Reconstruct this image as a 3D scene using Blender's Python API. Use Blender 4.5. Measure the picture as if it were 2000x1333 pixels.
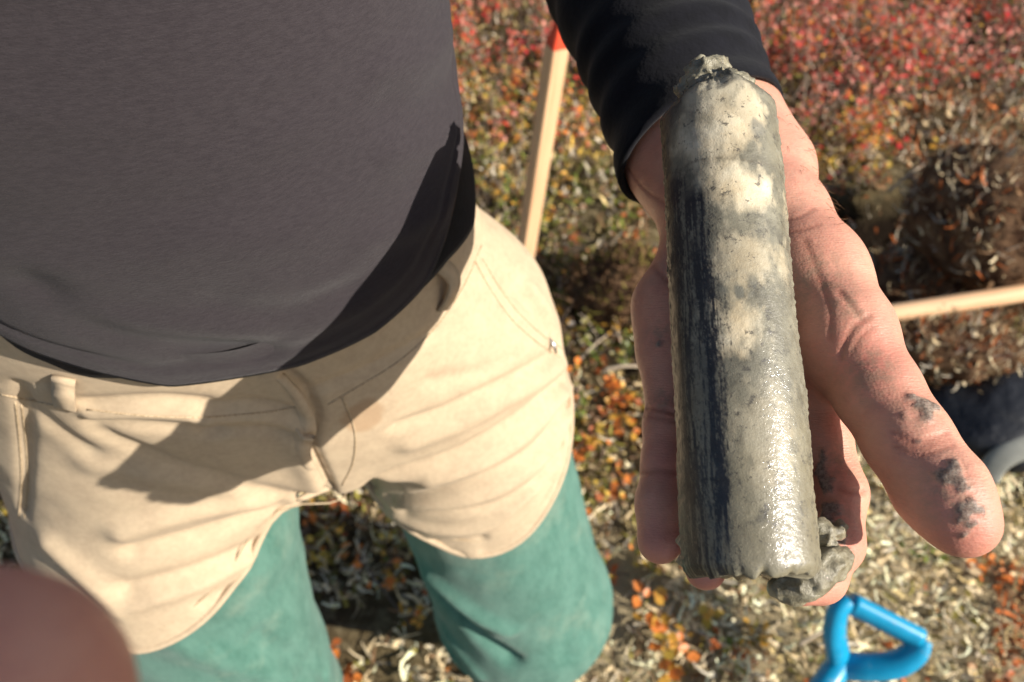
import bpy, math, random
import numpy as np
from mathutils import Vector, Matrix
from mathutils.bvhtree import BVHTree

random.seed(7); RNG = np.random.default_rng(11)
for o in list(bpy.data.objects): bpy.data.objects.remove(o)
S = bpy.context.scene
COL = S.collection

# ------------------------------------------------------------------ camera
F = 1570.0                      # focal length in photo pixels (2000 x 1333)
H = 1.38                        # lens height above the moss
PITCH = math.radians(52)
cam_d = bpy.data.cameras.new('camera'); cam = bpy.data.objects.new('camera', cam_d); COL.objects.link(cam)
cam_d.sensor_fit = 'HORIZONTAL'; cam_d.sensor_width = 36; cam_d.lens = 36*F/2000
cam.location = (0, 0, H); cam.rotation_euler = (math.pi/2-PITCH, 0, 0)
cam_d.clip_start = .01; cam_d.clip_end = 2000
cam_d.dof.use_dof = True; cam_d.dof.focus_distance = .30; cam_d.dof.aperture_fstop = 11.0
S.camera = cam
# ------------------------------------------------------------------ light
SUN = Vector((.805, -.35, .51)).normalized()      # towards the sun
w = bpy.data.worlds.new('World'); S.world = w; w.use_nodes = True
wn = w.node_tree.nodes; bg = wn['Background']
sky = wn.new('ShaderNodeTexSky'); sky.sky_type = 'NISHITA'; sky.sun_disc = False
sky.sun_elevation = math.asin(SUN.z); sky.sun_rotation = math.atan2(SUN.x, SUN.y)
w.node_tree.links.new(sky.outputs[0], bg.inputs[0]); bg.inputs[1].default_value = .068
sl = bpy.data.lights.new('sun', 'SUN'); sl.energy = 4.6; sl.angle = math.radians(.5); sl.color = (1, .93, .82)
so = bpy.data.objects.new('sun', sl); COL.objects.link(so)
so.rotation_euler = SUN.to_track_quat('Z', 'Y').to_euler(); so.location = (3, -1, 4)
S.view_settings.view_transform = 'Standard'; S.view_settings.look = 'None'
S.view_settings.gamma = 1; S.view_settings.use_curve_mapping = False
S.view_settings.exposure = .80

# ------------------------------------------------------------------ helpers
CF = np.array([0, math.cos(PITCH), -math.sin(PITCH)]); CU = np.array([0, math.sin(PITCH), math.cos(PITCH)])
CX = np.array([1., 0, 0]); C0 = np.array([0, 0, H])
def cc(px, py, d): return np.array([(px-1000)/F*d, (666.5-py)/F*d, d])          # camera-frame metres
def c2w(p): p = np.atleast_2d(p); return C0 + p[:, :1]*CX + p[:, 1:2]*CU + p[:, 2:3]*CF
HK = 1.10                       # size of hand, arm and core against the rest: a 46 mm core
def atk(px, py, d): return c2w(cc(px, py, d*HK))[0]
def at(px, py, d): return c2w(cc(px, py, d))[0]
def ray(px, py): return CX*(px-1000)/F + CU*(666.5-py)/F + CF
def on_z(px, py, z=0.): r = ray(px, py); return C0 + r*((z-H)/r[2])
def proj(p):
    q = np.atleast_2d(p) - C0; d = q@CF
    return 1000+F*(q@CX)/d, 666.5-F*(q@CU)/d, d

def _hash(i, j, k, seed):
    n = (i.astype(np.int64)*374761393 + j.astype(np.int64)*668265263 + k.astype(np.int64)*2147483647 + seed*974711) & 0x7fffffff
    n = ((n ^ (n >> 13))*1274126177) & 0x7fffffff
    return ((n ^ (n >> 16)) & 0xffff)/65535.0
def vnoise(p, seed=0):
    f = np.floor(p); t = p-f; t = t*t*(3-2*t); i, j, k = f[:, 0], f[:, 1], f[:, 2]
    r = 0
    for a in (0, 1):
        for b in (0, 1):
            for c in (0, 1):
                wgt = (t[:, 0] if a else 1-t[:, 0])*(t[:, 1] if b else 1-t[:, 1])*(t[:, 2] if c else 1-t[:, 2])
                r = r + wgt*_hash(i+a, j+b, k+c, seed)
    return r*2-1
def fbm(p, oct=4, seed=0):
    r = 0; a = 1.; s = 0
    for o in range(oct):
        r = r + a*vnoise(p*(2**o)+o*17.3, seed+o); s += a; a *= .5
    return r/s

def mesh_np(name, v, faces, attrs=None, smooth=True):
    """faces: int array (n,3) or (n,4)"""
    me = bpy.data.meshes.new(name)
    v = np.asarray(v, np.float32); faces = np.asarray(faces, np.int32); n, m = faces.shape
    me.vertices.add(len(v)); me.vertices.foreach_set('co', v.ravel())
    me.loops.add(n*m); me.loops.foreach_set('vertex_index', faces.ravel())
    me.polygons.add(n); me.polygons.foreach_set('loop_start', np.arange(0, n*m, m, dtype=np.int32))
    try: me.polygons.foreach_set('loop_total', np.full(n, m, np.int32))
    except Exception: pass
    me.polygons.foreach_set('use_smooth', np.full(n, smooth, bool))
    me.update(calc_edges=True)
    for k, a in (attrs or {}).items(): set_attr(me, k, a)
    me.validate()
    return me
def set_attr(me, k, a):
    a = np.asarray(a, np.float32)
    if a.ndim == 1:
        at_ = me.attributes.new(k, 'FLOAT', 'POINT'); at_.data.foreach_set('value', a)
    else:
        at_ = me.attributes.new(k, 'FLOAT_COLOR', 'POINT')
        if a.shape[1] == 3: a = np.c_[a, np.ones(len(a), np.float32)]
        at_.data.foreach_set('color', a.ravel().astype(np.float32))
def obj(name, me, mat=None, parent=None):
    o = bpy.data.objects.new(name, me); COL.objects.link(o)
    if mat is not None and me is not None:
        if len(me.materials) == 0: me.materials.append(mat)
    if parent is not None: o.parent = parent
    return o
def tag(o, label=None, cat=None, group=None, kind=None):
    for k, x in (('label', label), ('category', cat), ('group', group), ('kind', kind)):
        if x: o[k] = x
    return o
def empty(name, loc=(0, 0, 0)):
    o = bpy.data.objects.new(name, None); COL.objects.link(o); o.empty_display_size = .05
    return o
def vnormals(v, f):
    if f.shape[1] == 4: n = np.cross(v[f[:, 2]]-v[f[:, 0]], v[f[:, 3]]-v[f[:, 1]])
    else: n = np.cross(v[f[:, 1]]-v[f[:, 0]], v[f[:, 2]]-v[f[:, 0]])
    r = np.zeros_like(v)
    for c in range(f.shape[1]): np.add.at(r, f[:, c], n)
    return r/np.maximum(np.linalg.norm(r, axis=1, keepdims=True), 1e-12)
def seg_dist(v, poly):
    best = np.full(len(v), 9.)
    for a, b in zip(poly[:-1], poly[1:]):
        ab = b-a; t = np.clip(((v-a)@ab)/max(ab@ab, 1e-12), 0, 1)
        best = np.minimum(best, np.linalg.norm(v-a-t[:, None]*ab, axis=1))
    return best
class Drop:
    """drops a drawn line (photo pixels) onto a surface to get its real 3-D course"""
    def __init__(s, v, f): s.t = BVHTree.FromPolygons(v.tolist(), f.tolist())
    def __call__(s, pts):
        out = []
        for p in pts:
            r = Vector(ray(*p)); h = s.t.ray_cast(Vector(C0), r.normalized())
            if h[0] is not None: out.append(np.array(h[0]))
        return out
def spline(pts, n=6):
    P = np.array(pts, float)
    if len(P) < 3: return P
    Q = np.vstack([2*P[0]-P[1], P, 2*P[-1]-P[-2]]); out = []
    for i in range(1, len(Q)-2):
        for t in np.linspace(0, 1, n, endpoint=False):
            a, b, c, d = Q[i-1], Q[i], Q[i+1], Q[i+2]
            out.append(.5*((2*b)+(c-a)*t+(2*a-5*b+4*c-d)*t*t+(3*b-a-3*c+d)*t**3))
    out.append(P[-1]); return np.array(out)

# implicit surfaces -------------------------------------------------
def smin(a, b, k):
    h = np.clip(.5+.5*(b-a)/k, 0, 1); return b*(1-h)+a*h-k*h*(1-h)
def cone(p, a, b, ra, rb):
    a = np.asarray(a); b = np.asarray(b); ab = b-a
    t = np.clip(((p-a)@ab)/(ab@ab), 0, 1)
    q = p-a-t[:, None]*ab
    return np.sqrt((q*q).sum(1))-(ra+(rb-ra)*t)
def chain(p, pts, rs, k=.004):
    d = cone(p, pts[0], pts[1], rs[0], rs[1])
    for i in range(1, len(pts)-1): d = smin(d, cone(p, pts[i], pts[i+1], rs[i], rs[i+1]), k)
    return d
def ellip(p, c, r):
    q = (p-np.asarray(c))/np.asarray(r); l = np.sqrt((q*q).sum(1))
    return (l-1)*min(r)
def surface(sdf, lo, hi, h):
    lo = np.array(lo, float); n = np.ceil((np.array(hi)-lo)/h).astype(int)+1
        # sample coarsely first, finely only near the skin
    Bk = 6; nb = -(-n//Bk); cen = np.stack(np.meshgrid(*[lo[i]+h*(np.arange(nb[i])*Bk+(Bk-1)/2) for i in range(3)], indexing='ij'), -1).reshape(-1, 3)
    dc = sdf(cen).reshape(nb); act = np.abs(dc) < h*Bk*.87*1.35+.0015
    up = lambda q: np.repeat(np.repeat(np.repeat(q, Bk, 0), Bk, 1), Bk, 2)[:n[0], :n[1], :n[2]]
    D = up(dc).astype(np.float32).copy(); ii = np.argwhere(up(act)); out = np.empty(len(ii), np.float32)
    for i in range(0, len(ii), 300000): out[i:i+300000] = sdf(lo+h*ii[i:i+300000])
    D[tuple(ii.T)] = out
    I = D < 0
    acc = np.zeros(tuple(n-1)+(3,), np.float32); cnt = np.zeros(tuple(n-1), np.float32)
    corners = [(a, b, c) for a in (0, 1) for b in (0, 1) for c in (0, 1)]
    sl_ = lambda c: tuple(slice(c[i], n[i]-1+c[i]) for i in range(3))
    for c in corners:
        for axi in range(3):
            if c[axi] == 1: continue
            e = list(c); e[axi] = 1
            A = D[sl_(c)]; B = D[sl_(e)]; m = (A < 0) != (B < 0)
            t = np.where(m, A/np.where(m, A-B, 1), 0)
            for q in range(3):
                acc[..., q] += np.where(m, (t if q == axi else c[q]), 0)
            cnt += m
    ok = cnt > 0; idx = np.full(tuple(n-1), -1, np.int32); idx[ok] = np.arange(ok.sum())
    cells = np.argwhere(ok); v = lo + h*(cells + acc[ok]/cnt[ok][:, None])
    faces = []
    for axi in range(3):
        b, c = (axi+1) % 3, (axi+2) % 3
        s0 = [slice(None)]*3; s1 = [slice(None)]*3; s0[axi] = slice(0, n[axi]-1); s1[axi] = slice(1, n[axi])
        m = I[tuple(s0)] != I[tuple(s1)]; g = np.argwhere(m)
        g = g[(g[:, b] > 0) & (g[:, b] < n[b]-1) & (g[:, c] > 0) & (g[:, c] < n[c]-1)]
        ins = I[tuple(g.T)]
        def cell(db, dc):
            q = g.copy(); q[:, b] += db; q[:, c] += dc; return idx[tuple(q.T)]
        Q = np.stack([cell(-1, -1), cell(0, -1), cell(0, 0), cell(-1, 0)], 1)
        Q[~ins] = Q[~ins][:, ::-1]; faces.append(Q)
    f = np.vstack(faces); f = f[(f >= 0).all(1)]
    return v, f
def relax(v, f, it=2, lam=.5):
    e = np.vstack([f[:, [i, (i+1) % f.shape[1]]] for i in range(f.shape[1])]); e = np.vstack([e, e[:, ::-1]])
    deg = np.bincount(e[:, 0], minlength=len(v)).astype(float)[:, None]
    for _ in range(it):
        s = np.stack([np.bincount(e[:, 0], v[e[:, 1], k], minlength=len(v)) for k in range(3)], 1)
        v = v + lam*(s/np.maximum(deg, 1)-v)
    return v
def loft(rings, cap=True):
    """rings (m, n, 3) -> verts, quads"""
    rings = np.asarray(rings); m, n, _ = rings.shape
    i = np.arange(m-1)[:, None]; j = np.arange(n)[None]; j2 = (j+1) % n
    f = np.stack([i*n+j, i*n+j2, (i+1)*n+j2, (i+1)*n+j], -1).reshape(-1, 4)
    v = rings.reshape(-1, 3)
    if cap:
        c = [rings[0].mean(0), rings[-1].mean(0)]; v = np.vstack([v, c]); a = m*n; j = np.arange(n)
        f0 = np.stack([np.full(n, a), (j+1) % n, j, np.full(n, a)], 1)
        f1 = np.stack([np.full(n, a+1), (m-1)*n+j, (m-1)*n+(j+1) % n, np.full(n, a+1)], 1)
        tri = True
        f0 = f0; 
        # keep quads by splitting caps into fans of degenerate-free triangles handled separately
        return v, f, np.vstack([f0[:, :3], f1[:, :3]])
    return v, f
def tube(path, radii, n=10, squash=None):
    P = np.asarray(path, float); T = np.gradient(P, axis=0); T /= np.linalg.norm(T, axis=1, keepdims=True)
    ref = np.array([0, 0, 1.]) if abs(T[0][2]) < .9 else np.array([1., 0, 0])
    rings = []; a = np.cross(T[0], ref); a /= np.linalg.norm(a)
    for p, t, r in zip(P, T, np.broadcast_to(radii, len(P))):
        a = a-t*(a@t); a /= np.linalg.norm(a); b = np.cross(t, a)
        th = np.linspace(0, 2*math.pi, n, endpoint=False)
        sq = squash or 1.
        rings.append(p + r*(np.cos(th)[:, None]*a + sq*np.sin(th)[:, None]*b))
    return np.array(rings)
def quads_tris(name, v, q, t, attrs=None):
    tri = np.vstack([q[:, [0, 1, 2]], q[:, [0, 2, 3]], t]) if len(t) else np.vstack([q[:, [0, 1, 2]], q[:, [0, 2, 3]]])
    return mesh_np(name, v, tri, attrs)
def tube_mesh(name, path, radii, n=10, squash=None):
    v, q, t = loft(tube(path, radii, n, squash)); return quads_tris(name, v, q, t)

# ------------------------------------------------------------------ materials
class M:
    def __init__(s, name, rough=.8, spec=.3):
        s.m = bpy.data.materials.new(name); s.m.use_nodes = True; s.nt = s.m.node_tree
        s.b = s.nt.nodes['Principled BSDF']; s.b.inputs['Roughness'].default_value = rough
        s.b.inputs['Specular IOR Level'].default_value = spec
        s.co = s.n('ShaderNodeTexCoord').outputs['Object']
    def n(s, t, **k):
        x = s.nt.nodes.new(t)
        for a, b in k.items(): setattr(x, a, b)
        return x
    def l(s, a, b): s.nt.links.new(a, b)
    def setin(s, i, x):
        if hasattr(x, 'is_output'): s.l(x, i)
        else: i.default_value = x
    def noise(s, scale, detail=4, rough=.55, vec=None, stretch=None):
        x = s.n('ShaderNodeTexNoise'); x.inputs['Scale'].default_value = scale
        x.inputs['Detail'].default_value = detail; x.inputs['Roughness'].default_value = rough
        v = vec or s.co
        if stretch:
            mp = s.n('ShaderNodeMapping'); mp.inputs['Scale'].default_value = stretch; s.l(v, mp.inputs[0]); v = mp.outputs[0]
        s.l(v, x.inputs['Vector']); return x.outputs[0]
    def voro(s, scale, feature='F1'):
        x = s.n('ShaderNodeTexVoronoi', feature=feature); x.inputs['Scale'].default_value = scale; s.l(s.co, x.inputs['Vector']); return x.outputs[0]
    def ramp(s, x, stops):
        r = s.n('ShaderNodeValToRGB'); e = r.color_ramp.elements
        while len(e) < len(stops): e.new(.5)
        for el, (p, c) in zip(e, stops):
            el.position = p; el.color = (c, c, c, 1) if isinstance(c, (int, float)) else tuple(c)+(1,)
        s.l(x, r.inputs[0]); return r.outputs[0]
    def mix(s, f, a, b, mode='MIX'):
        x = s.n('ShaderNodeMix', data_type='RGBA', blend_type=mode)
        s.setin(x.inputs[0], f)
        for i, q in ((6, a), (7, b)):
            s.setin(x.inputs[i], tuple(q)+(1,) if isinstance(q, (tuple, list)) and len(q) == 3 else q)
        return x.outputs[2]
    def math(s, op, a, b=0.):
        x = s.n('ShaderNodeMath', operation=op); s.setin(x.inputs[0], a); s.setin(x.inputs[1], b); return x.outputs[0]
    def attr(s, name, col=False):
        x = s.n('ShaderNodeAttribute', attribute_name=name); return x.outputs['Color' if col else 'Fac']
    def base(s, c): s.setin(s.b.inputs['Base Color'], tuple(c)+(1,) if isinstance(c, tuple) else c)
    def bump(s, h, dist=.001, strength=1.):
        x = s.n('ShaderNodeBump'); x.inputs['Distance'].default_value = dist; x.inputs['Strength'].default_value = strength
        s.l(h, x.inputs['Height'])
        if s.b.inputs['Normal'].is_linked: s.l(s.b.inputs['Normal'].links[0].from_socket, x.inputs['Normal'])
        s.l(x.outputs[0], s.b.inputs['Normal']); return s

def fabric(name, c1, c2, stretch, rough=.9, weave=900, bump=.0004, sheen=.15):
    m = M(name, rough, .15)
    a = m.noise(60, 3, .6, stretch=stretch); b = m.noise(260, 2, .6, stretch=stretch)
    col = m.mix(m.ramp(a, [(.35, 0.), (.65, 1.)]), c1, c2)
    col = m.mix(m.math('MULTIPLY', m.ramp(b, [(.4, 0.), (.62, 1.)]), .22), col, tuple(min(1, x*1.3) for x in c2))
    m.base(col); m.b.inputs['Sheen Weight'].default_value = sheen; m.b.inputs['Sheen Roughness'].default_value = .5
    m.bump(m.noise(weave, 2, .7, stretch=stretch), bump, .6)
    return m
mt_shirt = fabric('grey_jersey', (.027, .0218, .0255), (.037, .0305, .0345), (3.5, 3.5, 14.0), weave=150, bump=.0007, sheen=.10)
mt_black = fabric('black_rib_knit', (.004, .004, .006), (.0075, .0075, .011), (1, 1, 1), weave=300, bump=.0006, sheen=.06)
mt_green = fabric('green_canvas', (.052, .135, .105), (.085, .185, .148), (1, 1, .35), weave=1200)
g = mt_green; pale = g.ramp(g.noise(9, 5, .65), [(.55, 0.), (.72, 1.)]); src = g.b.inputs['Base Color'].links[0].from_socket
g.base(g.mix(g.math('MULTIPLY', pale, .45), src, (.25, .30, .23)))
mt_khaki = fabric('khaki_cotton', (.43, .33, .225), (.48, .375, .255), (1, 1, 1), weave=1500, bump=.0003, sheen=.05)
k = mt_khaki; src = k.b.inputs['Base Color'].links[0].from_socket
k.base(k.mix(k.math('MULTIPLY', k.attr('stain'), .55), src, (.36, .22, .12)))

mt_thread = M('khaki_thread', .85, .15); mt_thread.base(mt_thread.mix(mt_thread.ramp(mt_thread.noise(900, 2), [(.45, 0.), (.55, 1.)]), (.36, .27, .17), (.50, .39, .26)))
sk = M('skin', .48, .35); mt_skin = sk
n1 = sk.noise(38, 4, .6); n2 = sk.noise(160, 3, .6); n3 = sk.noise(700, 2, .5)
col = sk.mix(sk.ramp(n1, [(.35, 0.), (.7, 1.)]), (.57, .255, .180), (.64, .325, .230))
col = sk.mix(sk.math('MULTIPLY', sk.ramp(n2, [(.48, 0.), (.68, 1.)]), .35), col, (.50, .20, .15))
col = sk.mix(sk.math('MULTIPLY', sk.attr('flush'), .6), col, (.56, .20, .15))
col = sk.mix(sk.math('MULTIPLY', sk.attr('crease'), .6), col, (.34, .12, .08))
grime = sk.math('MULTIPLY', sk.attr('grime'), sk.ramp(sk.noise(230, 4, .65), [(.38, 0.), (.6, 1.)]))
col = sk.mix(sk.math('MULTIPLY', grime, .6), col, (.26, .20, .135))
col = sk.mix(sk.math('MULTIPLY', sk.attr('mud'), .88), col, sk.mix(sk.ramp(sk.noise(500, 4, .7), [(.4, 0.), (.62, 1.)]), (.10, .083, .066), (.30, .25, .20)))
sk.base(col)
sk.b.inputs['Subsurface Weight'].default_value = .14; sk.b.inputs['Subsurface Radius'].default_value = (1., .35, .2); sk.b.inputs['Subsurface Scale'].default_value = .004
mp = sk.n('ShaderNodeMapping'); mp.inputs['Rotation'].default_value = (-PITCH+math.pi/2-math.radians(76), 0, 0); sk.l(sk.co, mp.inputs[0])
sk.bump(n2, .0005, .35); sk.bump(sk.noise(1., 3, .6, vec=mp.outputs[0], stretch=(260, 1500, 260)), .00032, .9); sk.bump(sk.voro(900), .00012, .6)

# ------------------------------------------------------------------ the ground
PIT = on_z(1730, 480); 
def ground_h(x, y):
    p = np.stack([x, y, np.zeros_like(x)], -1)
    h = .05*fbm(p*1.7, 4, 3) + .022*fbm(p*9, 3, 5)
    r = np.hypot(x, y); h = h + np.clip(r-6, 0, 400)*.02*fbm(p*.05, 3, 9)
    d = np.hypot((x-PIT[0])/.30, (y-PIT[1]+.02)/.17)          # the dug hole
    h = h - .26*np.clip(1.25-d, 0, .8)/.8
    return h
def build_ground():
    a = np.concatenate([np.linspace(0, 3, 115), 3+np.cumsum(np.geomspace(.04, 60, 50))])
    a = np.concatenate([-a[:0:-1], a]); X, Y = np.meshgrid(a+.4, a+1.2, indexing='ij'); n = len(a)
    Z = ground_h(X.ravel(), Y.ravel())
    v = np.stack([X.ravel(), Y.ravel(), Z], 1); i = np.arange(n-1)[:, None]; j = np.arange(n-1)[None]
    f = np.stack([i*n+j, (i+1)*n+j, (i+1)*n+j+1, i*n+j+1], -1).reshape(-1, 4)
    m = M('tundra_soil', .95, .1)
    c = m.mix(m.ramp(m.noise(3, 5, .6), [(.4, 0.), (.6, 1.)]), (.08, .055, .03), (.17, .13, .065))
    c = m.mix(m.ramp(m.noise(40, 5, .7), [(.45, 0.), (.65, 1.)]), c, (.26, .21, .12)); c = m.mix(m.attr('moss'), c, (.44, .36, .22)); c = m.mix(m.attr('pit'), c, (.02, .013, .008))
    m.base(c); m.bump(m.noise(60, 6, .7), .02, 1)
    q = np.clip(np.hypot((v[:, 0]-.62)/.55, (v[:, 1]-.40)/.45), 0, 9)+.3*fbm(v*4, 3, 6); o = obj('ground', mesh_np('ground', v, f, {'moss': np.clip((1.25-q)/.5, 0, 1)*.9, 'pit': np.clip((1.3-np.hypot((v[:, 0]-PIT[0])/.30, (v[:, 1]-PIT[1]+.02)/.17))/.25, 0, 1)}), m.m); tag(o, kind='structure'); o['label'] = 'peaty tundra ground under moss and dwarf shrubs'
    return o
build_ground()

# ------------------------------------------------------------------ ground cover
def rot_mats(n, tilt_lo, tilt_hi, yaw=None):
    yaw = RNG.uniform(0, 2*math.pi, n) if yaw is None else yaw
    tl = RNG.uniform(tilt_lo, tilt_hi, n); rl = RNG.uniform(-.6, .6, n)
    cy, sy, ct, st, cr, sr = np.cos(yaw), np.sin(yaw), np.cos(tl), np.sin(tl), np.cos(rl), np.sin(rl)
    Z = np.zeros(n); O = np.ones(n)
    Rz = np.stack([cy, -sy, Z, sy, cy, Z, Z, Z, O], -1).reshape(n, 3, 3)
    Rx = np.stack([O, Z, Z, Z, ct, -st, Z, st, ct], -1).reshape(n, 3, 3)
    Ry = np.stack([cr, Z, sr, Z, O, Z, -sr, Z, cr], -1).reshape(n, 3, 3)
    return Rz@Rx@Ry
def scatter(tv, tf, pos, R, sc):
    n, k = len(pos), len(tv)
    sc = np.asarray(sc, float)
    if sc.ndim == 1: sc = np.repeat(sc[:, None], 3, 1)
    v = np.einsum('nij,nkj->nki', R, tv[None]*sc[:, None, :]) + pos[:, None, :]
    f = (np.arange(n)[:, None, None]*k + tf[None]).reshape(-1, tf.shape[1])
    return v.reshape(-1, 3), f
LEAF_V = np.array([(0, 0, 0), (-.27, .28, .05), (-.30, .62, .06), (0, 1, -.03), (.30, .62, .06), (.27, .28, .05), (0, .48, -.05)], float)
LEAF_F = np.array([(0, 6, 1), (1, 6, 2), (2, 6, 3), (3, 6, 4), (4, 6, 5), (5, 6, 0)])
def strand_tmpl(bend, curl):
    rows = []; 
    for i, t in enumerate(np.linspace(0, 1, 4)):
        wd = .11*(1-.55*t); a = bend*t
        y = math.sin(a)/max(bend, .01); z = (1-math.cos(a))/max(bend, .01)
        x = curl*t*t
        rows += [(x-wd, y, z), (x+wd, y, z+.04)]
    f = []
    for i in range(3): a = 2*i; f += [(a, a+1, a+3), (a, a+3, a+2)]
    return np.array(rows), np.array(f)
def cover_mat(name, rough, trans, spec=.25):
    m = M(name, rough, spec); c = m.attr('tint', True)
    c = m.mix(m.math('MULTIPLY', m.ramp(m.noise(140, 3, .6), [(.4, 0.), (.65, 1.)]), .2), c, (.12, .085, .05))
    m.base(c)
    if trans:
        t = m.n('ShaderNodeBsdfTranslucent'); m.l(c, t.inputs[0]); x = m.n('ShaderNodeMixShader'); x.inputs[0].default_value = trans
        m.l(m.b.outputs[0], x.inputs[1]); m.l(t.outputs[0], x.inputs[2]); m.l(x.outputs[0], m.nt.nodes['Material Output'].inputs[0])
    return m.m
mt_leaf = cover_mat('shrub_leaf', .42, .38, .4); mt_moss = cover_mat('moss_strand', .85, .12, .1); mt_twig = cover_mat('twig_bark', .8, 0, .2)

PAL = dict(red=(.66, .075, .045), crimson=(.60, .035, .04), pink=(.80, .32, .24), rust=(.50, .14, .04), orange=(.78, .24, .045), amber=(.70, .38, .06),
           yellow=(.62, .42, .07), olive=(.22, .19, .045), green=(.17, .21, .04), brown=(.20, .115, .06), dark=(.05, .034, .02),
           cream=(.84, .69, .45), beige=(.54, .42, .25), grey=(.50, .44, .34), straw=(.62, .48, .23))
def zone(px, py):
    """dominant cover at a spot of ground, seen from where it was photographed"""
    z = np.full(len(px), 'mixed', dtype=object)
    z[(py < 300)] = 'red'
    z[(px < 1300) & (py > 150) & (py <= 330)] = 'fall'
    z[(px < 1300) & (py > 330) & (py <= 700)] = 'olive'
    z[(px >= 1300) & (py > 240) & (py <= 420)] = 'fall'
    z[(px >= 1780) & (py > 240) & (py <= 700)] = 'peat'
    z[(px >= 1300) & (px < 1800) & (py > 420) & (py <= 700)] = 'peat'
    z[(py > 700) & (px < 1480)] = 'mixed'
    z[(py > 1120) & (px < 1500)] = 'pale'
    z[(py > 700) & (px >= 1480)] = 'cream'
    z[(px > 1900) & (py > 1100)] = 'rusty'
    return z
def cover():
    def pts(n, x0=-1.3, x1=2.6, y0=-.4, y1=4.4, bias=1.0):
        x = RNG.uniform(x0, x1, n); y = y0+(y1-y0)*RNG.uniform(0, 1, n)**bias; k = int(n*.16)
        x[:k] = RNG.uniform(-3., 3.6, k); y[:k] = RNG.uniform(-1.4, 6., k); sel = slice(0, k); q = (x[sel] > x0) & (x[sel] < x1) & (y[sel] > y0) & (y[sel] < y1); x[sel] = np.where(q, np.where(RNG.uniform(0, 1, k) < .5, x0-RNG.uniform(0, 1.7, k), x1+RNG.uniform(0, 1., k)), x[sel])
        px, py, d = proj(np.stack([x, y, np.zeros(n)], 1))
        jit = fbm(np.stack([x, y, x*0], 1)*3.1, 3, 21)*150
        return x, y, px+jit, py+jit*.6, d
    def in_pit(x, y): return np.hypot((x-PIT[0])/.30, (y-PIT[1]+.02)/.17) < 1.15
    # --- strands of moss and lichen
    V = []; Fc = []; T = []; off = 0
    wts = dict(red=(['brown', 'olive', 'dark', 'straw', 'grey'], .45), fall=(['olive', 'straw', 'brown', 'beige', 'grey', 'yellow'], .9), olive=(['olive', 'brown', 'dark', 'straw', 'green', 'grey'], .9),
               peat=(['brown', 'rust', 'beige', 'brown', 'grey', 'dark'], .9), mixed=(['brown', 'olive', 'dark', 'beige', 'straw', 'grey', 'cream'], 1.), pale=(['cream', 'grey', 'beige', 'brown', 'cream', 'cream', 'beige', 'olive'], 1.),
               cream=(['cream', 'cream', 'cream', 'cream', 'straw', 'beige', 'beige', 'grey', 'olive'], 1.), rusty=(['rust', 'brown', 'beige', 'straw', 'brown'], 1.))
    for bend, curl in ((.6, .3), (1.3, -.4), (2.0, .5), (1.0, .8)):
        n = 51000
        x, y, px, py, d = pts(n, bias=1.15)
        z = zone(px, py); u = RNG.uniform(0, 1, n)
        clump = fbm(np.stack([x, y, x*0], 1)*11, 3, 33)
        keep = np.array([u[i] < wts[z[i]][1] for i in range(n)]) & (clump > np.where(z == 'cream', -.6, -.32)) & ~(in_pit(x, y) & (u > .25))
        x, y, z, clump, px, py = x[keep], y[keep], z[keep], clump[keep], px[keep], py[keep]; n = len(x)
        cl = np.array([PAL[random.choice(wts[q][0])] for q in z])*RNG.uniform(.95, 1.6, (n, 1))
        gz = ground_h(x, y)
        pos = np.stack([x, y, gz + RNG.uniform(-.004, .022, n) + .03*np.clip(clump, 0, 1)], 1)
        sc = RNG.uniform(.016, .040, n)*np.where(np.isin(z, ['cream', 'pale']), .85, 1.); tv, tf = strand_tmpl(bend, curl)
        v, f = scatter(tv, tf, pos, rot_mats(n, -.3, np.where(np.isin(z, ['cream', 'pale']), .35, 1.0)), np.stack([sc*RNG.uniform(.55, 1.4, n), sc, sc], 1))
        V.append(v); Fc.append(f+off); T.append(np.repeat(np.clip(cl, 0, 1), len(tv), 0)); off += len(v)
    o = obj('moss_carpet', mesh_np('moss_carpet', np.vstack(V), np.vstack(Fc), {'tint': np.vstack(T)}), mt_moss)
    tag(o, 'pale and brown strands of moss and lichen carpeting the ground', 'moss', kind='stuff')
    # --- leaves of the dwarf shrubs, on sprigs
    lw = dict(red=['red', 'red', 'crimson', 'pink', 'pink', 'pink', 'pink', 'rust', 'orange', 'red', 'olive', 'amber'], fall=['orange', 'amber', 'yellow', 'red', 'rust', 'olive', 'olive', 'green', 'pink'],
              olive=['olive', 'green', 'amber', 'rust', 'brown', 'olive', 'dark'], peat=['brown', 'rust', 'brown'], mixed=['orange', 'amber', 'rust', 'olive', 'green', 'brown', 'olive', 'yellow'],
              pale=['olive', 'rust', 'amber', 'orange', 'green'], cream=['olive', 'green', 'straw', 'rust'], rusty=['rust', 'orange', 'brown'])
    dens = dict(red=1., fall=.72, olive=.6, peat=.05, mixed=.5, pale=.16, cream=.07, rusty=.35)
    tall = dict(red=.17, fall=.11, olive=.07, peat=.03, mixed=.06, pale=.045, cream=.03, rusty=.04)
    n = 22500
    x, y, px, py, d = pts(n); z = zone(px, py); u = RNG.uniform(0, 1, n)
    patch = fbm(np.stack([x, y, x*0], 1)*5, 3, 44)
    keep = np.array([u[i] < dens[z[i]] for i in range(n)]) & ~in_pit(x, y) & (patch > -.30)
    x, y, z, patch, px, py = x[keep], y[keep], z[keep], patch[keep], px[keep], py[keep]; n = len(x); gz = ground_h(x, y)
    LV = []; LC = []; LS = []; TW = []; twc = []
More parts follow.
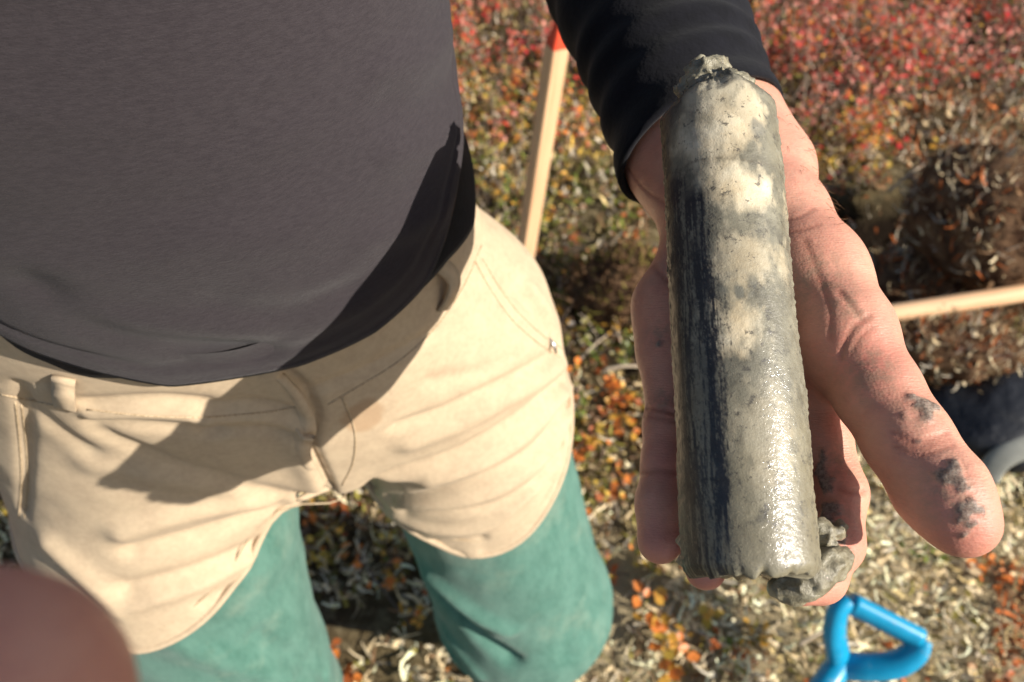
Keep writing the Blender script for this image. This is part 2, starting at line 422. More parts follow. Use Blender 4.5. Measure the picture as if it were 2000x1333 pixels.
    for i in range(n):
        h = tall[z[i]]*random.uniform(.5, 1.25)*(1+.6*max(-.5, min(.8, patch[i])))
        lean = np.array([random.gauss(0, .35), random.gauss(0, .35), 1.])*h
        b = np.array([x[i], y[i], gz[i]-.004]); c0 = random.choice(lw[z[i]]); m = random.randint(9, 15)
        for q in range(m):
            t = random.uniform(.25, 1.05); LV.append(b+lean*t+np.array([random.gauss(0, .014), random.gauss(0, .014), random.gauss(0, .006)]))
            c = np.array(PAL[c0 if random.random() < .72 else random.choice(lw[z[i]])])
            LC.append(c*random.uniform(.85, 1.45)); LS.append(random.uniform(.008, .021))
        TW.append((b, b+lean))
        if random.random() < .35:
            e = b+lean*random.uniform(.3, .9); TW.append((e, e+np.array([random.gauss(0, .04), random.gauss(0, .04), random.uniform(-.01, .03)])))
    LV = np.array(LV); N = len(LV); sc = np.array(LS)
    v, f = scatter(LEAF_V, LEAF_F, LV, rot_mats(N, -.5, .9), np.stack([sc*RNG.uniform(.65, 1.2, N), sc, sc], 1))
    o = obj('dwarf_shrub_leaves', mesh_np('leaves', v, f, {'tint': np.repeat(np.clip(np.array(LC), 0, 1), len(LEAF_V), 0)}), mt_leaf)
    tag(o, 'red, orange and olive autumn leaves of low dwarf shrubs', 'shrubs', kind='stuff')
    A = np.array([a for a, b in TW]); B = np.array([b for a, b in TW]); n = len(A)
    th = np.array([0, 2.1, 4.2]); ring = np.stack([np.cos(th), np.sin(th), th*0], 1)
    v = np.concatenate([A[:, None]+ring*.0021, B[:, None]+ring*.0009], 1).reshape(-1, 3)
    f = np.array([(0, 1, 4, 3), (1, 2, 5, 4), (2, 0, 3, 5)]); f = (np.arange(n)[:, None, None]*6+f).reshape(-1, 4)
    tc = np.repeat(np.array([random.choice([(.14, .09, .065), (.28, .21, .16), (.42, .35, .27)]) for _ in range(n)]), 6, 0)
    o = obj('dwarf_shrub_stems', mesh_np('stems', v, f, {'tint': tc}), mt_twig); tag(o, 'thin brown and grey stems of the dwarf shrubs', 'stems', kind='stuff')
cover()

# ---- single sprigs that stand out, each with its own leaves
leaf_meshes = {}
def leaf_mesh(c):
    if c not in leaf_meshes:
        me = mesh_np('leaf', LEAF_V, LEAF_F, {'tint': np.tile(np.array(PAL[c]), (len(LEAF_V), 1))}); me.materials.append(mt_leaf); leaf_meshes[c] = me
    return leaf_meshes[c]
def sprig(px, py, cols, n, spread, label, z=.05):
    p = on_z(px, py, z); g = float(ground_h(np.array([p[0]]), np.array([p[1]]))[0])
    t = tag(empty('leafy_sprig'), label, 'sprig', 'bright sprigs standing out of the moss'); t.location = (p[0], p[1], g)
    me = tube_mesh('stem', [(0, 0, -.01), (.003, .002, .03), (0, 0, z-g)], [.0018, .0015, .001], 5)
    set_attr(me, 'tint', np.tile((.14, .09, .06), (len(me.vertices), 1))); obj('stem', me, mt_twig, t)
    for i in range(n):
        o = obj('leaf', leaf_mesh(random.choice(cols)), None, t)
        a = random.uniform(0, 6.28); r = spread*math.sqrt(random.random())
        o.location = (r*math.cos(a), r*math.sin(a), z-g+random.uniform(-.012, .012)); s = random.uniform(.016, .026); o.scale = (s*1.2, s, s)
        o.rotation_euler = (random.uniform(-.4, .6), random.uniform(-.5, .5), random.uniform(0, 6.28))
for a in [(1190, 765, ['orange', 'orange', 'rust'], 12, .03, 'orange-leaved sprig beside the little finger, uppermost of its column'),
          (1222, 828, ['orange', 'amber'], 12, .03, 'large orange sprig just left of the little finger'),
          (1160, 862, ['yellow', 'amber'], 8, .022, 'yellow sprig beside the edge of the green trouser leg'),
          (1190, 968, ['orange', 'rust'], 6, .016, 'small orange sprig below the yellow one by the green leg'),
          (1262, 1185, ['orange', 'orange', 'amber'], 12, .03, 'bright orange sprig below the little fingertip'),
          (1318, 1255, ['amber', 'yellow', 'orange'], 12, .03, 'amber sprig near the bottom edge below the core'),
          (1385, 1185, ['yellow', 'amber'], 5, .014, 'tiny yellow sprig under the ring fingertip'),
          (1320, 1320, ['orange', 'amber'], 6, .02, 'orange sprig cut by the bottom edge left of the blue grip'),
          (655, 1262, ['orange', 'rust'], 4, .012, 'upper small orange sprig between the trouser legs'),
          (682, 1312, ['rust', 'orange'], 4, .012, 'lower small rust sprig between the trouser legs'),
          (1740, 275, ['crimson', 'red'], 12, .045, 'crimson sprig above the dark hole right of the wrist'),
          (1850, 300, ['yellow', 'amber'], 12, .045, 'yellow sprig left of the pale peat mound'),
          (1895, 1110, ['orange', 'cream'], 4, .012, 'small orange sprig in moss below the thumb tip')]:
    sprig(*a)

# ---- peat clods dug out of the hole, the dark bag, fallen sticks
mt_peat = M('peat', .95, .1)
c = mt_peat.mix(mt_peat.ramp(mt_peat.noise(25, 5, .7), [(.4, 0.), (.62, 1.)]), (.075, .038, .022), (.21, .125, .07)); mt_peat.base(c); mt_peat.bump(mt_peat.noise(90, 5, .75), .012, 1)
def clod(px, py, z, r, label, cols, nst=900, name='peat_clod', seed=1):
    c = on_z(px, py, z)
    def sd(p): return ellip(p, (0, 0, 0), r) - .022*fbm(p*14+seed, 3, seed)-.008*fbm(p*50, 2, seed+4)
    R = np.array(r)*1.35+.03
    v, f = surface(sd, -R, R, .011); N = vnormals(v, f)
    t = tag(empty(name), label, 'peat clod', 'clods of peat and moss dug from the ground'); t.location = c
    obj('soil', mesh_np('soil', v, f), mt_peat.m, t)
    i = RNG.integers(0, len(v), nst); n = nst; tv, tf = strand_tmpl(1.2, .4); sc = RNG.uniform(.015, .045, n)
    sv, sf = scatter(tv, tf, v[i]-N[i]*.003, rot_mats(n, -.6, 1.2), np.stack([sc*.7, sc, sc], 1))
    cl = np.array([PAL[random.choice(cols)] for _ in range(n)])*RNG.uniform(.7, 1.3, (n, 1))
    o = obj('root_fibres', mesh_np('root_fibres', sv, sf, {'tint': np.repeat(np.clip(cl, 0, 1), len(tv), 0)}), mt_moss, t); tag(o, kind='stuff')
clod(1215, 575, .06, (.105, .085, .095), 'dark brown tussock between the trousers and the little finger', ['dark', 'brown', 'dark', 'olive', 'brown'], 2000, seed=2)
clod(1935, 430, .16, (.17, .18, .15), 'large pale grey peat mound at the right edge above the wooden pole', ['grey', 'beige', 'brown', 'brown', 'cream', 'rust'], 2200, seed=3)
clod(1800, 560, .0, (.16, .10, .09), 'brown fibrous clod in front of the dark hole, behind the pole', ['brown', 'beige', 'brown', 'rust', 'grey'], 1500, seed=5)
clod(1860, 690, .07, (.135, .09, .07), 'matted brown clod lying on the dark bag below the pole', ['brown', 'beige', 'cream', 'brown', 'rust', 'grey'], 1500, seed=8)

def bag():
    c = on_z(1960, 815, .03); m = M('navy_rubber', .55, .35)
    m.base(m.mix(m.noise(14, 3), (.005, .006, .009), (.010, .012, .018))); m.bump(m.noise(30, 3, .5), .01, .6)
    t = tag(empty('bag'), 'dark navy bag lying in the moss behind the thumb', 'bag'); t.location = c
    def sd(p): return ellip(p, (0, 0, 0), (.17, .12, .07)) - .016*fbm(p*9, 2, 5) - .006*fbm(p*22+3, 2, 7)
    v, f = surface(sd, (-.24, -.19, -.12), (.24, .19, .12), .008)
    obj('shell', mesh_np('shell', v, f), m.m, t)
    w_ = M('grey_webbing', .8, .2); w_.base(w_.mix(w_.noise(60, 3), (.13, .135, .12), (.26, .26, .23)))
    P = spline([on_z(1925, 935, .03)-c, on_z(1950, 900, .06)-c, on_z(1985, 880, .075)-c, on_z(2040, 860, .08)-c])
    obj('strap', tube_mesh('strap', P, .022, 10, .25), w_.m, t)
bag()
def stick(p, q, r, label):
    P = spline([p, (p+q)/2+np.array([0, 0, .008]), q]); me = tube_mesh('stick', P-p, np.linspace(r, r*.6, len(P)), 7)
    set_attr(me, 'tint', np.tile((.42, .34, .25), (len(me.vertices), 1))*.9)
    o = obj('fallen_stick', me, mt_twig); o.location = p; tag(o, label, 'stick', 'bare sticks lying in the moss')
stick(on_z(1180, 724, .05), on_z(1250, 716, .05), .005, 'short pale stick lying level beside the little finger knuckle')
stick(on_z(1122, 715, .05), on_z(1185, 655, .06), .003, 'thin grey twig slanting up beside the trouser hip')
stick(on_z(1735, 375, .08), on_z(1810, 318, .1), .004, 'forked-looking pale twig above the dark hole')
stick(on_z(1560, 1260, .05), on_z(1625, 1225, .05), .004, 'pale curved twig lying left of the blue grip')

# ------------------------------------------------------------------ tools standing and lying about
wood = M('pale_wood', .6, .3)
wv = wood.noise(7, 4, .6, stretch=(14, 14, .8))
c = wood.mix(wood.ramp(wv, [(.35, 0.), (.65, 1.)]), (.66, .39, .215), (.76, .50, .29))
c = wood.mix(wood.ramp(wood.noise(11, 2, .4, stretch=(1.5, 1.5, .7)), [(.66, 0.), (.72, 1.)]), c, (.36, .16, .07)); wood.base(c)
wood.bump(wv, .001, .4)
def align(o, p, q):
    d = Vector(q)-Vector(p); o.location = p; o.rotation_euler = d.to_track_quat('Z', 'Y').to_euler(); return d.length
def stake():
    t = tag(empty('wooden_stake'), 'square pale wooden stake with a red painted tip standing behind the hip', 'stake')
    base = on_z(1012, 585, -.05)*1.; top = C0+ray(1088, 88)*1.36
    L = align(t, base, top); s = .0165
    def prism(z0, z1, s0, s1, b=.0025):
        r = []
        for z, q in ((z0, s0), (z1, s1)):
            r.append([(sx*(q-(b if k else 0)), sy*(q-(0 if k else b)), z) for sx, sy, k in ((-1, -1, 0), (-1, -1, 1), (1, -1, 1), (1, -1, 0), (1, 1, 0), (1, 1, 1), (-1, 1, 1), (-1, 1, 0))])
        v, q, tr = loft(np.array(r)); return mesh_np('stake', v, np.vstack([q[:, [0, 1, 2]], q[:, [0, 2, 3]], tr]), smooth=False)
    a = obj('shaft', prism(-.2, L, s, s), wood.m, t); a.rotation_euler.z = .62
    p = M('red_paint', .55, .35); p.base(p.mix(p.noise(40, 3), (.62, .05, .02), (.75, .09, .035)))
    b = obj('painted_tip', prism(L+.0004, L+.055, s*.97, s*.28, .002), p.m, t); b.rotation_euler.z = .62
    b['label'] = 'red painted pointed tip'
stake()
def pole():
    a = C0+ray(1600, 634)*1.60; b = C0+ray(2000, 572)*1.66; d = (b-a); e = b+d*2.2
    t = empty('tool_handle'); tag(t, 'long pale wooden tool handle lying across the clods at the right edge', 'tool handle'); L = align(t, a, e)
    P = np.array([(0, 0, z) for z in (0, .004, .012, L*.3, L*.6, L-.01, L)]); R = [.008, .015, .0185, .0185, .0185, .0185, .012]
    obj('shaft', tube_mesh('shaft', P, R, 20), wood.m, t)
    m = M('steel', .5, .5); m.b.inputs['Metallic'].default_value = 1; m.base((.2, .2, .19))
    P = np.array([(0, 0, z) for z in (L-.09, L-.085, L+.05, L+.06)]); obj('ferrule', tube_mesh('ferrule', P, [.0195, .021, .021, .019], 20), m.m, t)
pole()
def shovel():
    blue = M('blue_plastic', .33, .5); blue.base(blue.mix(blue.ramp(blue.noise(30, 4), [(.4, 0.), (.7, 1.)]), (.004, .25, .45), (.008, .31, .54)))
    dirt = blue.ramp(blue.noise(55, 4, .7), [(.62, 0.), (.70, 1.)]); src = blue.b.inputs['Base Color'].links[0].from_socket
    blue.base(blue.mix(blue.math('MULTIPLY', dirt, .5), src, (.32, .27, .19)))
    D = 1.19; K = lambda px, py, dd=0.: C0+ray(px, py)*(D+dd)
    t = tag(empty('shovel'), 'shovel with a blue plastic D grip lying in the moss at the bottom right', 'shovel')
    A, B, G = K(1660, 1178, 0), K(1793, 1246, .0), K(1640, 1296, .04)
    t.location = G
    bar = spline([A, (A*2+B)/3, (A+2*B)/3, B]); bar_ = bar-G
    r = np.full(len(bar), .0155); obj('grip_bar', tube_mesh('grip_bar', bar_, r, 14, 1.25), blue.m, t)
    loop = spline([A+(A-B)*.02, K(1637, 1192), K(1630, 1235, .015), K(1636, 1275, .03), G+0., K(1690, 1303, .02), K(1748, 1298, .005), K(1785, 1275), B+(B-A)*.02], 8)
    obj('yoke', tube_mesh('yoke', loop-G, 0.0140+.002*np.sin(np.linspace(0, math.pi, len(loop))), 12, 1.35), blue.m, t)
    end = np.array([.02, -.16, .02]); s0 = G+(end-G)*-.03; s1 = G+(end-G)*.13
    P = np.array([s0+(s1-s0)*q for q in (0, .1, .5, .9, 1)])-G
    obj('socket', tube_mesh('socket', P, [.012, .019, .0205, .0205, .0185], 16), blue.m, t)
    P = np.array([s1+(end-s1)*q for q in (-.1, .3, .7, 1)])-G; obj('shaft', tube_mesh('shaft', P, .0165, 16), wood.m, t)
    st = M('blade_steel', .45, .5); st.b.inputs['Metallic'].default_value = 1; st.base(st.mix(st.noise(20, 4), (.12, .11, .10), (.3, .29, .27)))
    u = (end-G)/np.linalg.norm(end-G); sd = np.cross(u, (0, 0, 1)); sd /= np.linalg.norm(sd); nn = np.cross(sd, u)
    n1, n2 = 14, 10; g = []
    for i in range(n1):
        q = i/(n1-1); wd = .085*(1-.85*max(0, q-.55)**1.6*2.6)
        for j in range(n2):
            s_ = j/(n2-1)*2-1; g.append(end+u*(.26*q-.01)+sd*s_*wd+nn*(.022*(s_*s_)-.012*math.sin(q*3)))
    gv = np.array(g)-G; f = np.array([(i*n2+j, i*n2+j+1, (i+1)*n2+j+1, (i+1)*n2+j) for i in range(n1-1) for j in range(n2-1)])
    bl = obj('blade', mesh_np('blade', gv, f), st.m, t); sm = bl.modifiers.new('thick', 'SOLIDIFY'); sm.thickness = .0025
shovel()

# ------------------------------------------------------------------ the person
YAW = math.radians(14); PC = np.array([-.165, .385, 0.])
ca, sa = math.cos(YAW), math.sin(YAW)
def l2w(p): p = np.atleast_2d(np.asarray(p, float)); return np.stack([PC[0]+p[:, 0]*ca-p[:, 1]*sa, PC[1]+p[:, 0]*sa+p[:, 1]*ca, p[:, 2]], 1)
def w2l(p): q = np.atleast_2d(p)-PC; return np.stack([q[:, 0]*ca+q[:, 1]*sa, -q[:, 0]*sa+q[:, 1]*ca, q[:, 2]], 1)
person = tag(empty('person'), 'person in grey T-shirt and khaki shorts holding out a rock core on the open palm', 'person')
person.location = (PC[0], PC[1], 0); person.rotation_euler.z = 0
PO = np.array([PC[0], PC[1], 0.])
def pobj(name, v, f, mat, attrs=None, parent=None):
    o = obj(name, mesh_np(name, v-PO, f, attrs), mat.m if isinstance(mat, M) else mat, parent or person); return o

# the raised left arm: elbow beside the ribs, forearm level, pointing at the lens
WR = atk(1445, 440, .337); CUFF = atk(1362, 255, .366); FA = atk(1248, -30, .435); EL = atk(1215, -190, .50); SH = l2w((.175, .02, 1.46))[0]
# the right arm hangs out of the frame
RW = l2w((-.360, .06, .90))[0]; REL = l2w((-.320, .07, 1.15))[0]; RSH = l2w((-.185, .02, 1.46))[0]

# --- torso sections: z, centre x, centre y, half width, front depth, back depth
SEC = np.array([(.96, -.012, .0, .176, .122, .12), (1.02, -.016, .0, .160, .128, .115), (1.08, -.020, .0, .148, .138, .11), (1.14, -.024, .0, .143, .142, .105), (1.22, -.030, .0, .146, .138, .105),
                (1.32, -.024, .0, .160, .128, .11), (1.40, -.016, .0, .168, .112, .105), (1.46, -.008, .01, .150, .085, .085), (1.50, -.006, .02, .085, .06, .06)])
def section(z): return [np.interp(z, SEC[:, 0], SEC[:, k]) for k in range(1, 6)]
def torso_pt(phi, z, grow=0.):
    cx, cy, rx, rf, rb = section(z); s, c = np.sin(phi), np.cos(phi); e = 2/2.25
    X = cx+(rx+grow)*np.sign(s)*np.abs(s)**e; ry = np.where(c > 0, rf+grow, rb+grow)
    Y = cy-ry*np.sign(c)*np.abs(c)**e
    return np.stack([X, Y, np.broadcast_to(z, X.shape)], -1)
PH = np.linspace(-math.pi, math.pi, 300, endpoint=False)
def torso_tube(hem, grow, rows=150, ztop=1.50, wr=0.):
    hz = np.interp(np.degrees(PH), *zip(*hem)); out = []
    for t in np.linspace(0, 1, rows):
        z = ztop+(hz-ztop)*t; out.append(torso_pt(PH, z, grow))
    # the hem turned inside
    z = hz+.004; out.append(torso_pt(PH, z, grow-.004)); z = hz+.03; out.append(torso_pt(PH, z, grow-.0045))
    R = np.array(out); v = l2w(R.reshape(-1, 3)); return v, R.shape
HEM = [(-180, 1.11), (-100, 1.18), (-70, 1.165), (-45, 1.132), (-25, 1.075), (-8, 1.039), (10, 1.033), (25, 1.038), (40, 1.052), (60, 1.088), (80, 1.125), (100, 1.15), (140, 1.13), (180, 1.11)]
HEM2 = [(-180, 1.06), (-100, 1.05), (-75, 1.045), (-45, 1.040), (-25, 1.043), (0, 1.040), (20, 1.042), (35, 1.040), (50, 1.045), (65, 1.040), (80, 1.055), (100, 1.075), (140, 1.07), (180, 1.06)]
def wrap_faces(shape):
    m, n, _ = shape; i = np.arange(m-1)[:, None]; j = np.arange(n)[None]; j2 = (j+1) % n
    return np.stack([i*n+j, (i+1)*n+j, (i+1)*n+j2, i*n+j2], -1).reshape(-1, 4)
def arm_tube(path, radii, n=96, up=None, squash=1.):
    P = spline(path, 14); R = np.interp(np.linspace(0, 1, len(P)), np.linspace(0, 1, len(radii)), radii); return tube(P, R, n, squash)

def clothes():
    # grey T-shirt
    v, sh = torso_tube(HEM, .012); f = wrap_faces(sh); N = vnormals(v, f)
    drop = Drop(v, f); d = .0022*fbm(v*np.array([13, 13, 30]), 3, 71)+.0040*fbm(v*6, 2, 72)
    up_ = v[:, 2]-np.tile(np.interp(np.degrees(PH), *zip(*HEM)), sh[0]); d = d-.0012*np.exp(-((up_-.017)/.0022)**2)-.0010*np.exp(-((up_-.021)/.0018)**2)
    for px, amp, wd in [([(560, 680), (640, 640), (720, 600), (800, 540)], .0022, .012), ([(60, 560), (200, 640), (380, 680), (520, 690)], -.003, .011), ([(150, 610), (320, 650), (500, 660)], .0025, .010),
                        ([(860, 420), (800, 440), (720, 470)], .002, .01), ([(880, 60), (820, 110), (740, 130)], .002, .009), ([(890, 150), (820, 200), (750, 215)], -.002, .009), ([(880, 250), (830, 290), (760, 300)], .002, .009),
                        ([(430, 600), (560, 610), (680, 570)], -.002, .010)]:
        L = drop(spline(px)); d = d+(amp*np.exp(-(seg_dist(v, L)/wd)**2) if len(L) > 1 else 0)
    v = v+N*d[:, None]
    parts = [(v, f)]
    for a, e in ((SH, EL), (RSH, REL)):
        r = arm_tube([a+(a-e)*.05+np.array([0, 0, .0]), a+(e-a)*.35, a+(e-a)*.62], [.085, .08, .076], 64); parts.append((r.reshape(-1, 3), wrap_faces(r.shape)[:, ::-1]))
    join('t_shirt', parts, mt_shirt)
    # black base layer: body, both sleeves
    v, sh = torso_tube(HEM2, .0055, 120); f = wrap_faces(sh); N = vnormals(v, f); v = v+N*(.0012*fbm(v*20, 3, 5))[:, None]; parts = [(v, f)]
    P = spline([SH, SH+(EL-SH)*.5, EL, FA+(EL-FA)*.35, FA, (FA+CUFF)/2+np.array([0, 0, .002]), CUFF+(CUFF-FA)*.06], 24); t = np.linspace(0, 1, len(P))
    R = np.interp(t, [0, .33, .5, .62, .8, .93, 1], [.072, .064, .060, .056, .049, .0445, .0438])
    r = tube(P, R, 160); Tn = np.gradient(P, axis=0); Tn /= np.linalg.norm(Tn, axis=1, keepdims=True)
    # forearm is broader than thick; round folds gather towards the cuff
    q = r-P[:, None]; nx = np.cross(Tn, CF); nx /= np.linalg.norm(nx, axis=1, keepdims=True)
    fold = .0016*np.sin(t*95+2*np.sin(t*21))[:, None]*(t > .6)[:, None]*np.clip(.6+fbm((P[:, None]+q*8).reshape(-1, 3)*2, 2, 3).reshape(q.shape[:2]), 0, 1)
    ln = np.linalg.norm(q, axis=2, keepdims=True); q = q*(1+fold[..., None]/ln)
    comp = (q*np.cross(nx, Tn)[:, None]).sum(2, keepdims=True); q = q-.16*comp*np.cross(nx, Tn)[:, None]
    lat = (q@CX)/.042; wgt = np.clip((t-.86)/.14, 0, 1)[:, None]
    r = P[:, None]+q+Tn[:, None]*(wgt*(.002-.013*lat))[..., None]
    inner = [r[-1]-q[-1]*.06-Tn[-1]*.001, r[-4]-q[-4]*.10]; r = np.concatenate([r, np.array(inner)]); parts.append((r.reshape(-1, 3), wrap_faces(r.shape)[:, ::-1]))
    P = spline([RSH, RSH+(REL-RSH)*.5, REL, REL+(RW-REL)*.5, RW], 10); r = tube(P, np.interp(np.linspace(0, 1, len(P)), [0, .5, 1], [.072, .056, .038]), 64); parts.append((r.reshape(-1, 3), wrap_faces(r.shape)[:, ::-1]))
    join('base_layer', parts, mt_black)
def join(name, parts, mat, attrs=None, parent=None):
    V = []; Fs = []; o = 0
    for v, f in parts: V.append(v); Fs.append(f+o); o += len(v)
    return pobj(name, np.vstack(V), np.vstack(Fs), mat, attrs, parent)
clothes()

# --- shorts
def pelvis(p, grow=0.):
    z = p[:, 2]; zz = np.array([.78, .86, .92, .98, 1.04, 1.10]); 
    rx = np.interp(z, zz, [.196, .212, .204, .186, .168, .156])+grow; cxx = np.interp(z, zz, [-.010, -.015, -.024, -.036, -.040, -.034]); rf = np.interp(z, zz, [.105, .112, .122, .128, .132, .138])+grow; rb = np.interp(z, zz, [.105, .115, .105, .095, .09, .09])+grow
    ry = np.where(p[:, 1] < 0, rf, rb); q = (np.abs((p[:, 0]-cxx)/rx)**2.05+np.abs(p[:, 1]/ry)**2.05)**(1/2.05)
    d = (q-1)*np.minimum(rx, ry); return np.maximum(d, -(z-.828)*1.0)
LEGS = [[(.098, .0, .865), (.118, .002, .76), (.172, -.055, .36), (.19, .03, .10)], [(-.118, -.012, .865), (-.142, -.035, .76), (-.184, -.085, .44), (-.185, -.01, .10)]]
def hem_z(x): return np.where(x > 0, .690+np.where(x > .12, 9., 6.)*(x-.120)**2, .742+np.where(x < -.168, 8., 4.0)*(x+.168)**2)
def shorts_sdf(p):
    d = pelvis(p)
    for i, L in enumerate(LEGS):
        a, b, c_, e = [np.array(q) for q in L]
        d = smin(d, cone(p, a, b+(c_-b)*.3, (.096, .104)[i], (.118, .130)[i]), .035)
    hem = hem_z(p[:, 0])
    d = np.maximum(d, hem-p[:, 2]); d = np.maximum(d, p[:, 2]-1.085)
    return d
def relax_line(Q):
    for _ in range(2): Q = (np.roll(Q, 1, 0)+2*Q+np.roll(Q, -1, 0))/4
    return Q
def shorts():
    v, f = surface(shorts_sdf, (-.28, -.22, .68), (.28, .2, 1.10), .0032); v = relax(v, f, 3)
    v = l2w(v); N = vnormals(v, f); drop = Drop(v, f)
    d = .0016*fbm(v*11, 3, 81)+.0007*fbm(v*45, 2, 82)
    def fold(px, amp, wd):
        L = drop(spline(px))
        return amp*np.exp(-(seg_dist(v, L)/wd)**2) if len(L) > 1 else 0.
    for px, amp, wd in [
        ([(1090, 690), (1000, 740), (880, 800), (780, 835)], -.0032, .007), ([(1098, 715), (1010, 770), (900, 830), (800, 868)], .003, .010),
        ([(1105, 740), (1010, 820), (900, 885), (780, 925), (690, 965)], -.0040, .008), ([(1110, 760), (1030, 850), (930, 910), (800, 950)], .0035, .009),
        ([(1113, 780), (1050, 870), (950, 930), (830, 968), (760, 975)], -.0032, .0065), ([(1116, 800), (1070, 890), (980, 955), (880, 985), (780, 985)], .003, .007),
        ([(1117, 820), (1080, 905), (1000, 975), (900, 1000), (790, 1000)], -.0028, .006), ([(760, 1000), (850, 1035), (950, 1030), (1040, 960)], .003, .007),
        ([(750, 1015), (850, 1062), (940, 1055)], -.003, .006), ([(760, 1030), (850, 1085), (930, 1080)], .0025, .006), ([(1000, 700), (930, 730), (840, 745)], -.0016, .007),
        ([(610, 985), (520, 962), (430, 935), (330, 905), (200, 850)], -.0030, .009), ([(600, 1000), (520, 1000), (400, 1040), (260, 1075)], -.0036, .009), ([(600, 992), (500, 982), (380, 1000), (240, 1040)], .0036, .011),
        ([(600, 1015), (520, 1055), (400, 1110), (250, 1150)], -.0036, .009), ([(595, 1030), (500, 1085), (390, 1140), (270, 1180)], .0030, .009), ([(580, 1060), (490, 1130), (400, 1180)], -.0026, .008),
        ([(170, 790), (300, 782), (400, 788)], -.0026, .006), ([(180, 830), (300, 835), (420, 845)], -.0024, .006), ([(180, 808), (300, 806), (400, 812)], .0026, .007), ([(400, 800), (500, 790), (590, 800)], -.0024, .005), ([(400, 822), (500, 815), (600, 830)], .0022, .006),
        ([(400, 850), (500, 840), (600, 850)], -.0022, .005), ([(60, 800), (110, 840), (170, 880)], -.002, .008), ([(620, 760), (720, 720), (850, 650)], -.0018, .006), ([(860, 600), (930, 520), (955, 430)], -.0012, .006),
        ([(560, 985), (620, 975), (690, 985)], -.004, .012), ([(100, 1060), (160, 1120), (230, 1190)], .004, .012), ([(180, 905), (330, 935), (480, 960)], .0022, .012)]:
        d = d+fold(px, amp*1.5, wd*.92)
    # fly: a flap standing proud on its left, a dark gap on its right
    fly = spline([(556, 728), (585, 755), (606, 790), (612, 820), (603, 850), (606, 880), (622, 915), (640, 955), (645, 990)])
    left = fly+np.array([-20, 4]); d = d+fold(left, .0040, .009)+fold(fly+np.array([5, 0]), -.0075, .0035)
    # hip pocket: two rows of stitching and the sagging mouth
    for k, amp in ((0, -.0016), (13, -.0010)):
        d = d+fold([(930+k, 505-k*.5), (960+k, 560-k*.5), (1000+k, 615-k*.6), (1050+k, 660-k), (1095, 690-k)], amp, .0022)
    d = d+fold([(1000, 560), (1050, 600), (1080, 650)], -.006, .010)+fold([(1040, 570), (1068, 610), (1078, 640)], .006, .008)
    d = d+fold([(40, 760), (46, 830), (50, 900), (45, 1000)], -.005, .005)+fold([(0, 755), (60, 752), (130, 748)], -.0012, .003)
    st = drop([(710, 815)]); stain = np.zeros(len(v))
    if st:
        q = v-st[0]; u = np.abs(q@CX)/.0125; w_ = np.linalg.norm(q-np.outer(q@CX, CX), axis=1)/.0175
        stain = np.clip((1.1-np.sqrt(u*u+w_*w_)+.12*fbm(v*90, 2, 3))/.15, 0, 1)
    v2 = v+N*d[:, None]
    o = pobj('khaki_shorts', v2, f, mt_khaki, {'stain': stain})
    dr = Drop(v2, f)
    def strap(px, wd, lift, name):
        P = np.array(dr(spline(px, 5)))
        if len(P) < 3: return
        n = []
        for p in P: n.append(N[np.argmin(((v2-p)**2).sum(1))])
        n = np.array(n); bow = np.sin(np.linspace(0, math.pi, len(P)))[:, None]*lift+.0012
        T = np.gradient(P, axis=0); s_ = np.cross(T, n); s_ /= np.linalg.norm(s_, axis=1, keepdims=True); C = P+n*bow
        r = np.stack([C-s_*wd+n*-.0008, C+s_*wd-n*.0008, C+s_*wd+n*.0014, C-s_*wd+n*.0014], 1)
        vv, q_, t_ = loft(r); tri = np.vstack([q_[:, [0, 1, 2]], q_[:, [0, 2, 3]], t_])
        s = pobj(name, vv, tri, mt_khaki, {'stain': np.zeros(len(vv))}, o)
    FP = np.array(dr(fly)); LP = np.array(dr(fly+np.array([-34, 3])))
    nn = np.array([N[np.argmin(((v2-p)**2).sum(1))] for p in FP]); k_ = min(len(FP), len(LP)); q_ = np.linspace(0, 1, k_)[:, None]; up = .0062*np.sin(np.clip(q_*1.15, 0, 1)*math.pi)**.6+.0012
    FP, LP, nn = FP[:k_], LP[:k_], nn[:k_]
    r = np.stack([LP-nn*.001, LP*.6+FP*.4+nn*(up*.75+.0015), FP+nn*(up+.0015), FP+nn*(up-.0004), FP*.8+LP*.2+nn*(up-.0012), LP-nn*.003], 1); vv, q2, t2 = loft(r)
    pobj('fly_flap', vv, np.vstack([q2[:, [0, 1, 2]], q2[:, [0, 2, 3]], t2]), mt_khaki, {'stain': np.zeros(len(vv))}, o)
    strap([(846, 508), (868, 545), (862, 605)], .0055, .006, 'belt_loop'); strap([(126, 735), (130, 765), (131, 795)], .0055, .003, 'belt_loop')
    def seam(px, name, off=.0009):
        P = np.array(dr(spline(px, 8)))
        if len(P) < 3: return
        n = np.array([N[np.argmin(((v2-p)**2).sum(1))] for p in P]); P = P+n*.0002
        vv, q_, t_ = loft(tube(P, .0006, 6)); pobj(name, vv, np.vstack([q_[:, [0, 1, 2]], q_[:, [0, 2, 3]], t_]), mt_thread, None, o)
    seam([(928, 512), (958, 566), (998, 622), (1048, 668), (1096, 700)], 'pocket_seam'); seam([(942, 506), (972, 556), (1010, 608), (1056, 652), (1098, 682)], 'pocket_seam')
    seam([(640, 790), (700, 755), (780, 705), (850, 640), (905, 560), (940, 480)], 'waistband_seam'); seam([(170, 800), (280, 812), (400, 815), (520, 805), (580, 795)], 'waistband_seam'); seam([(0, 770), (60, 782), (125, 795)], 'waistband_seam')
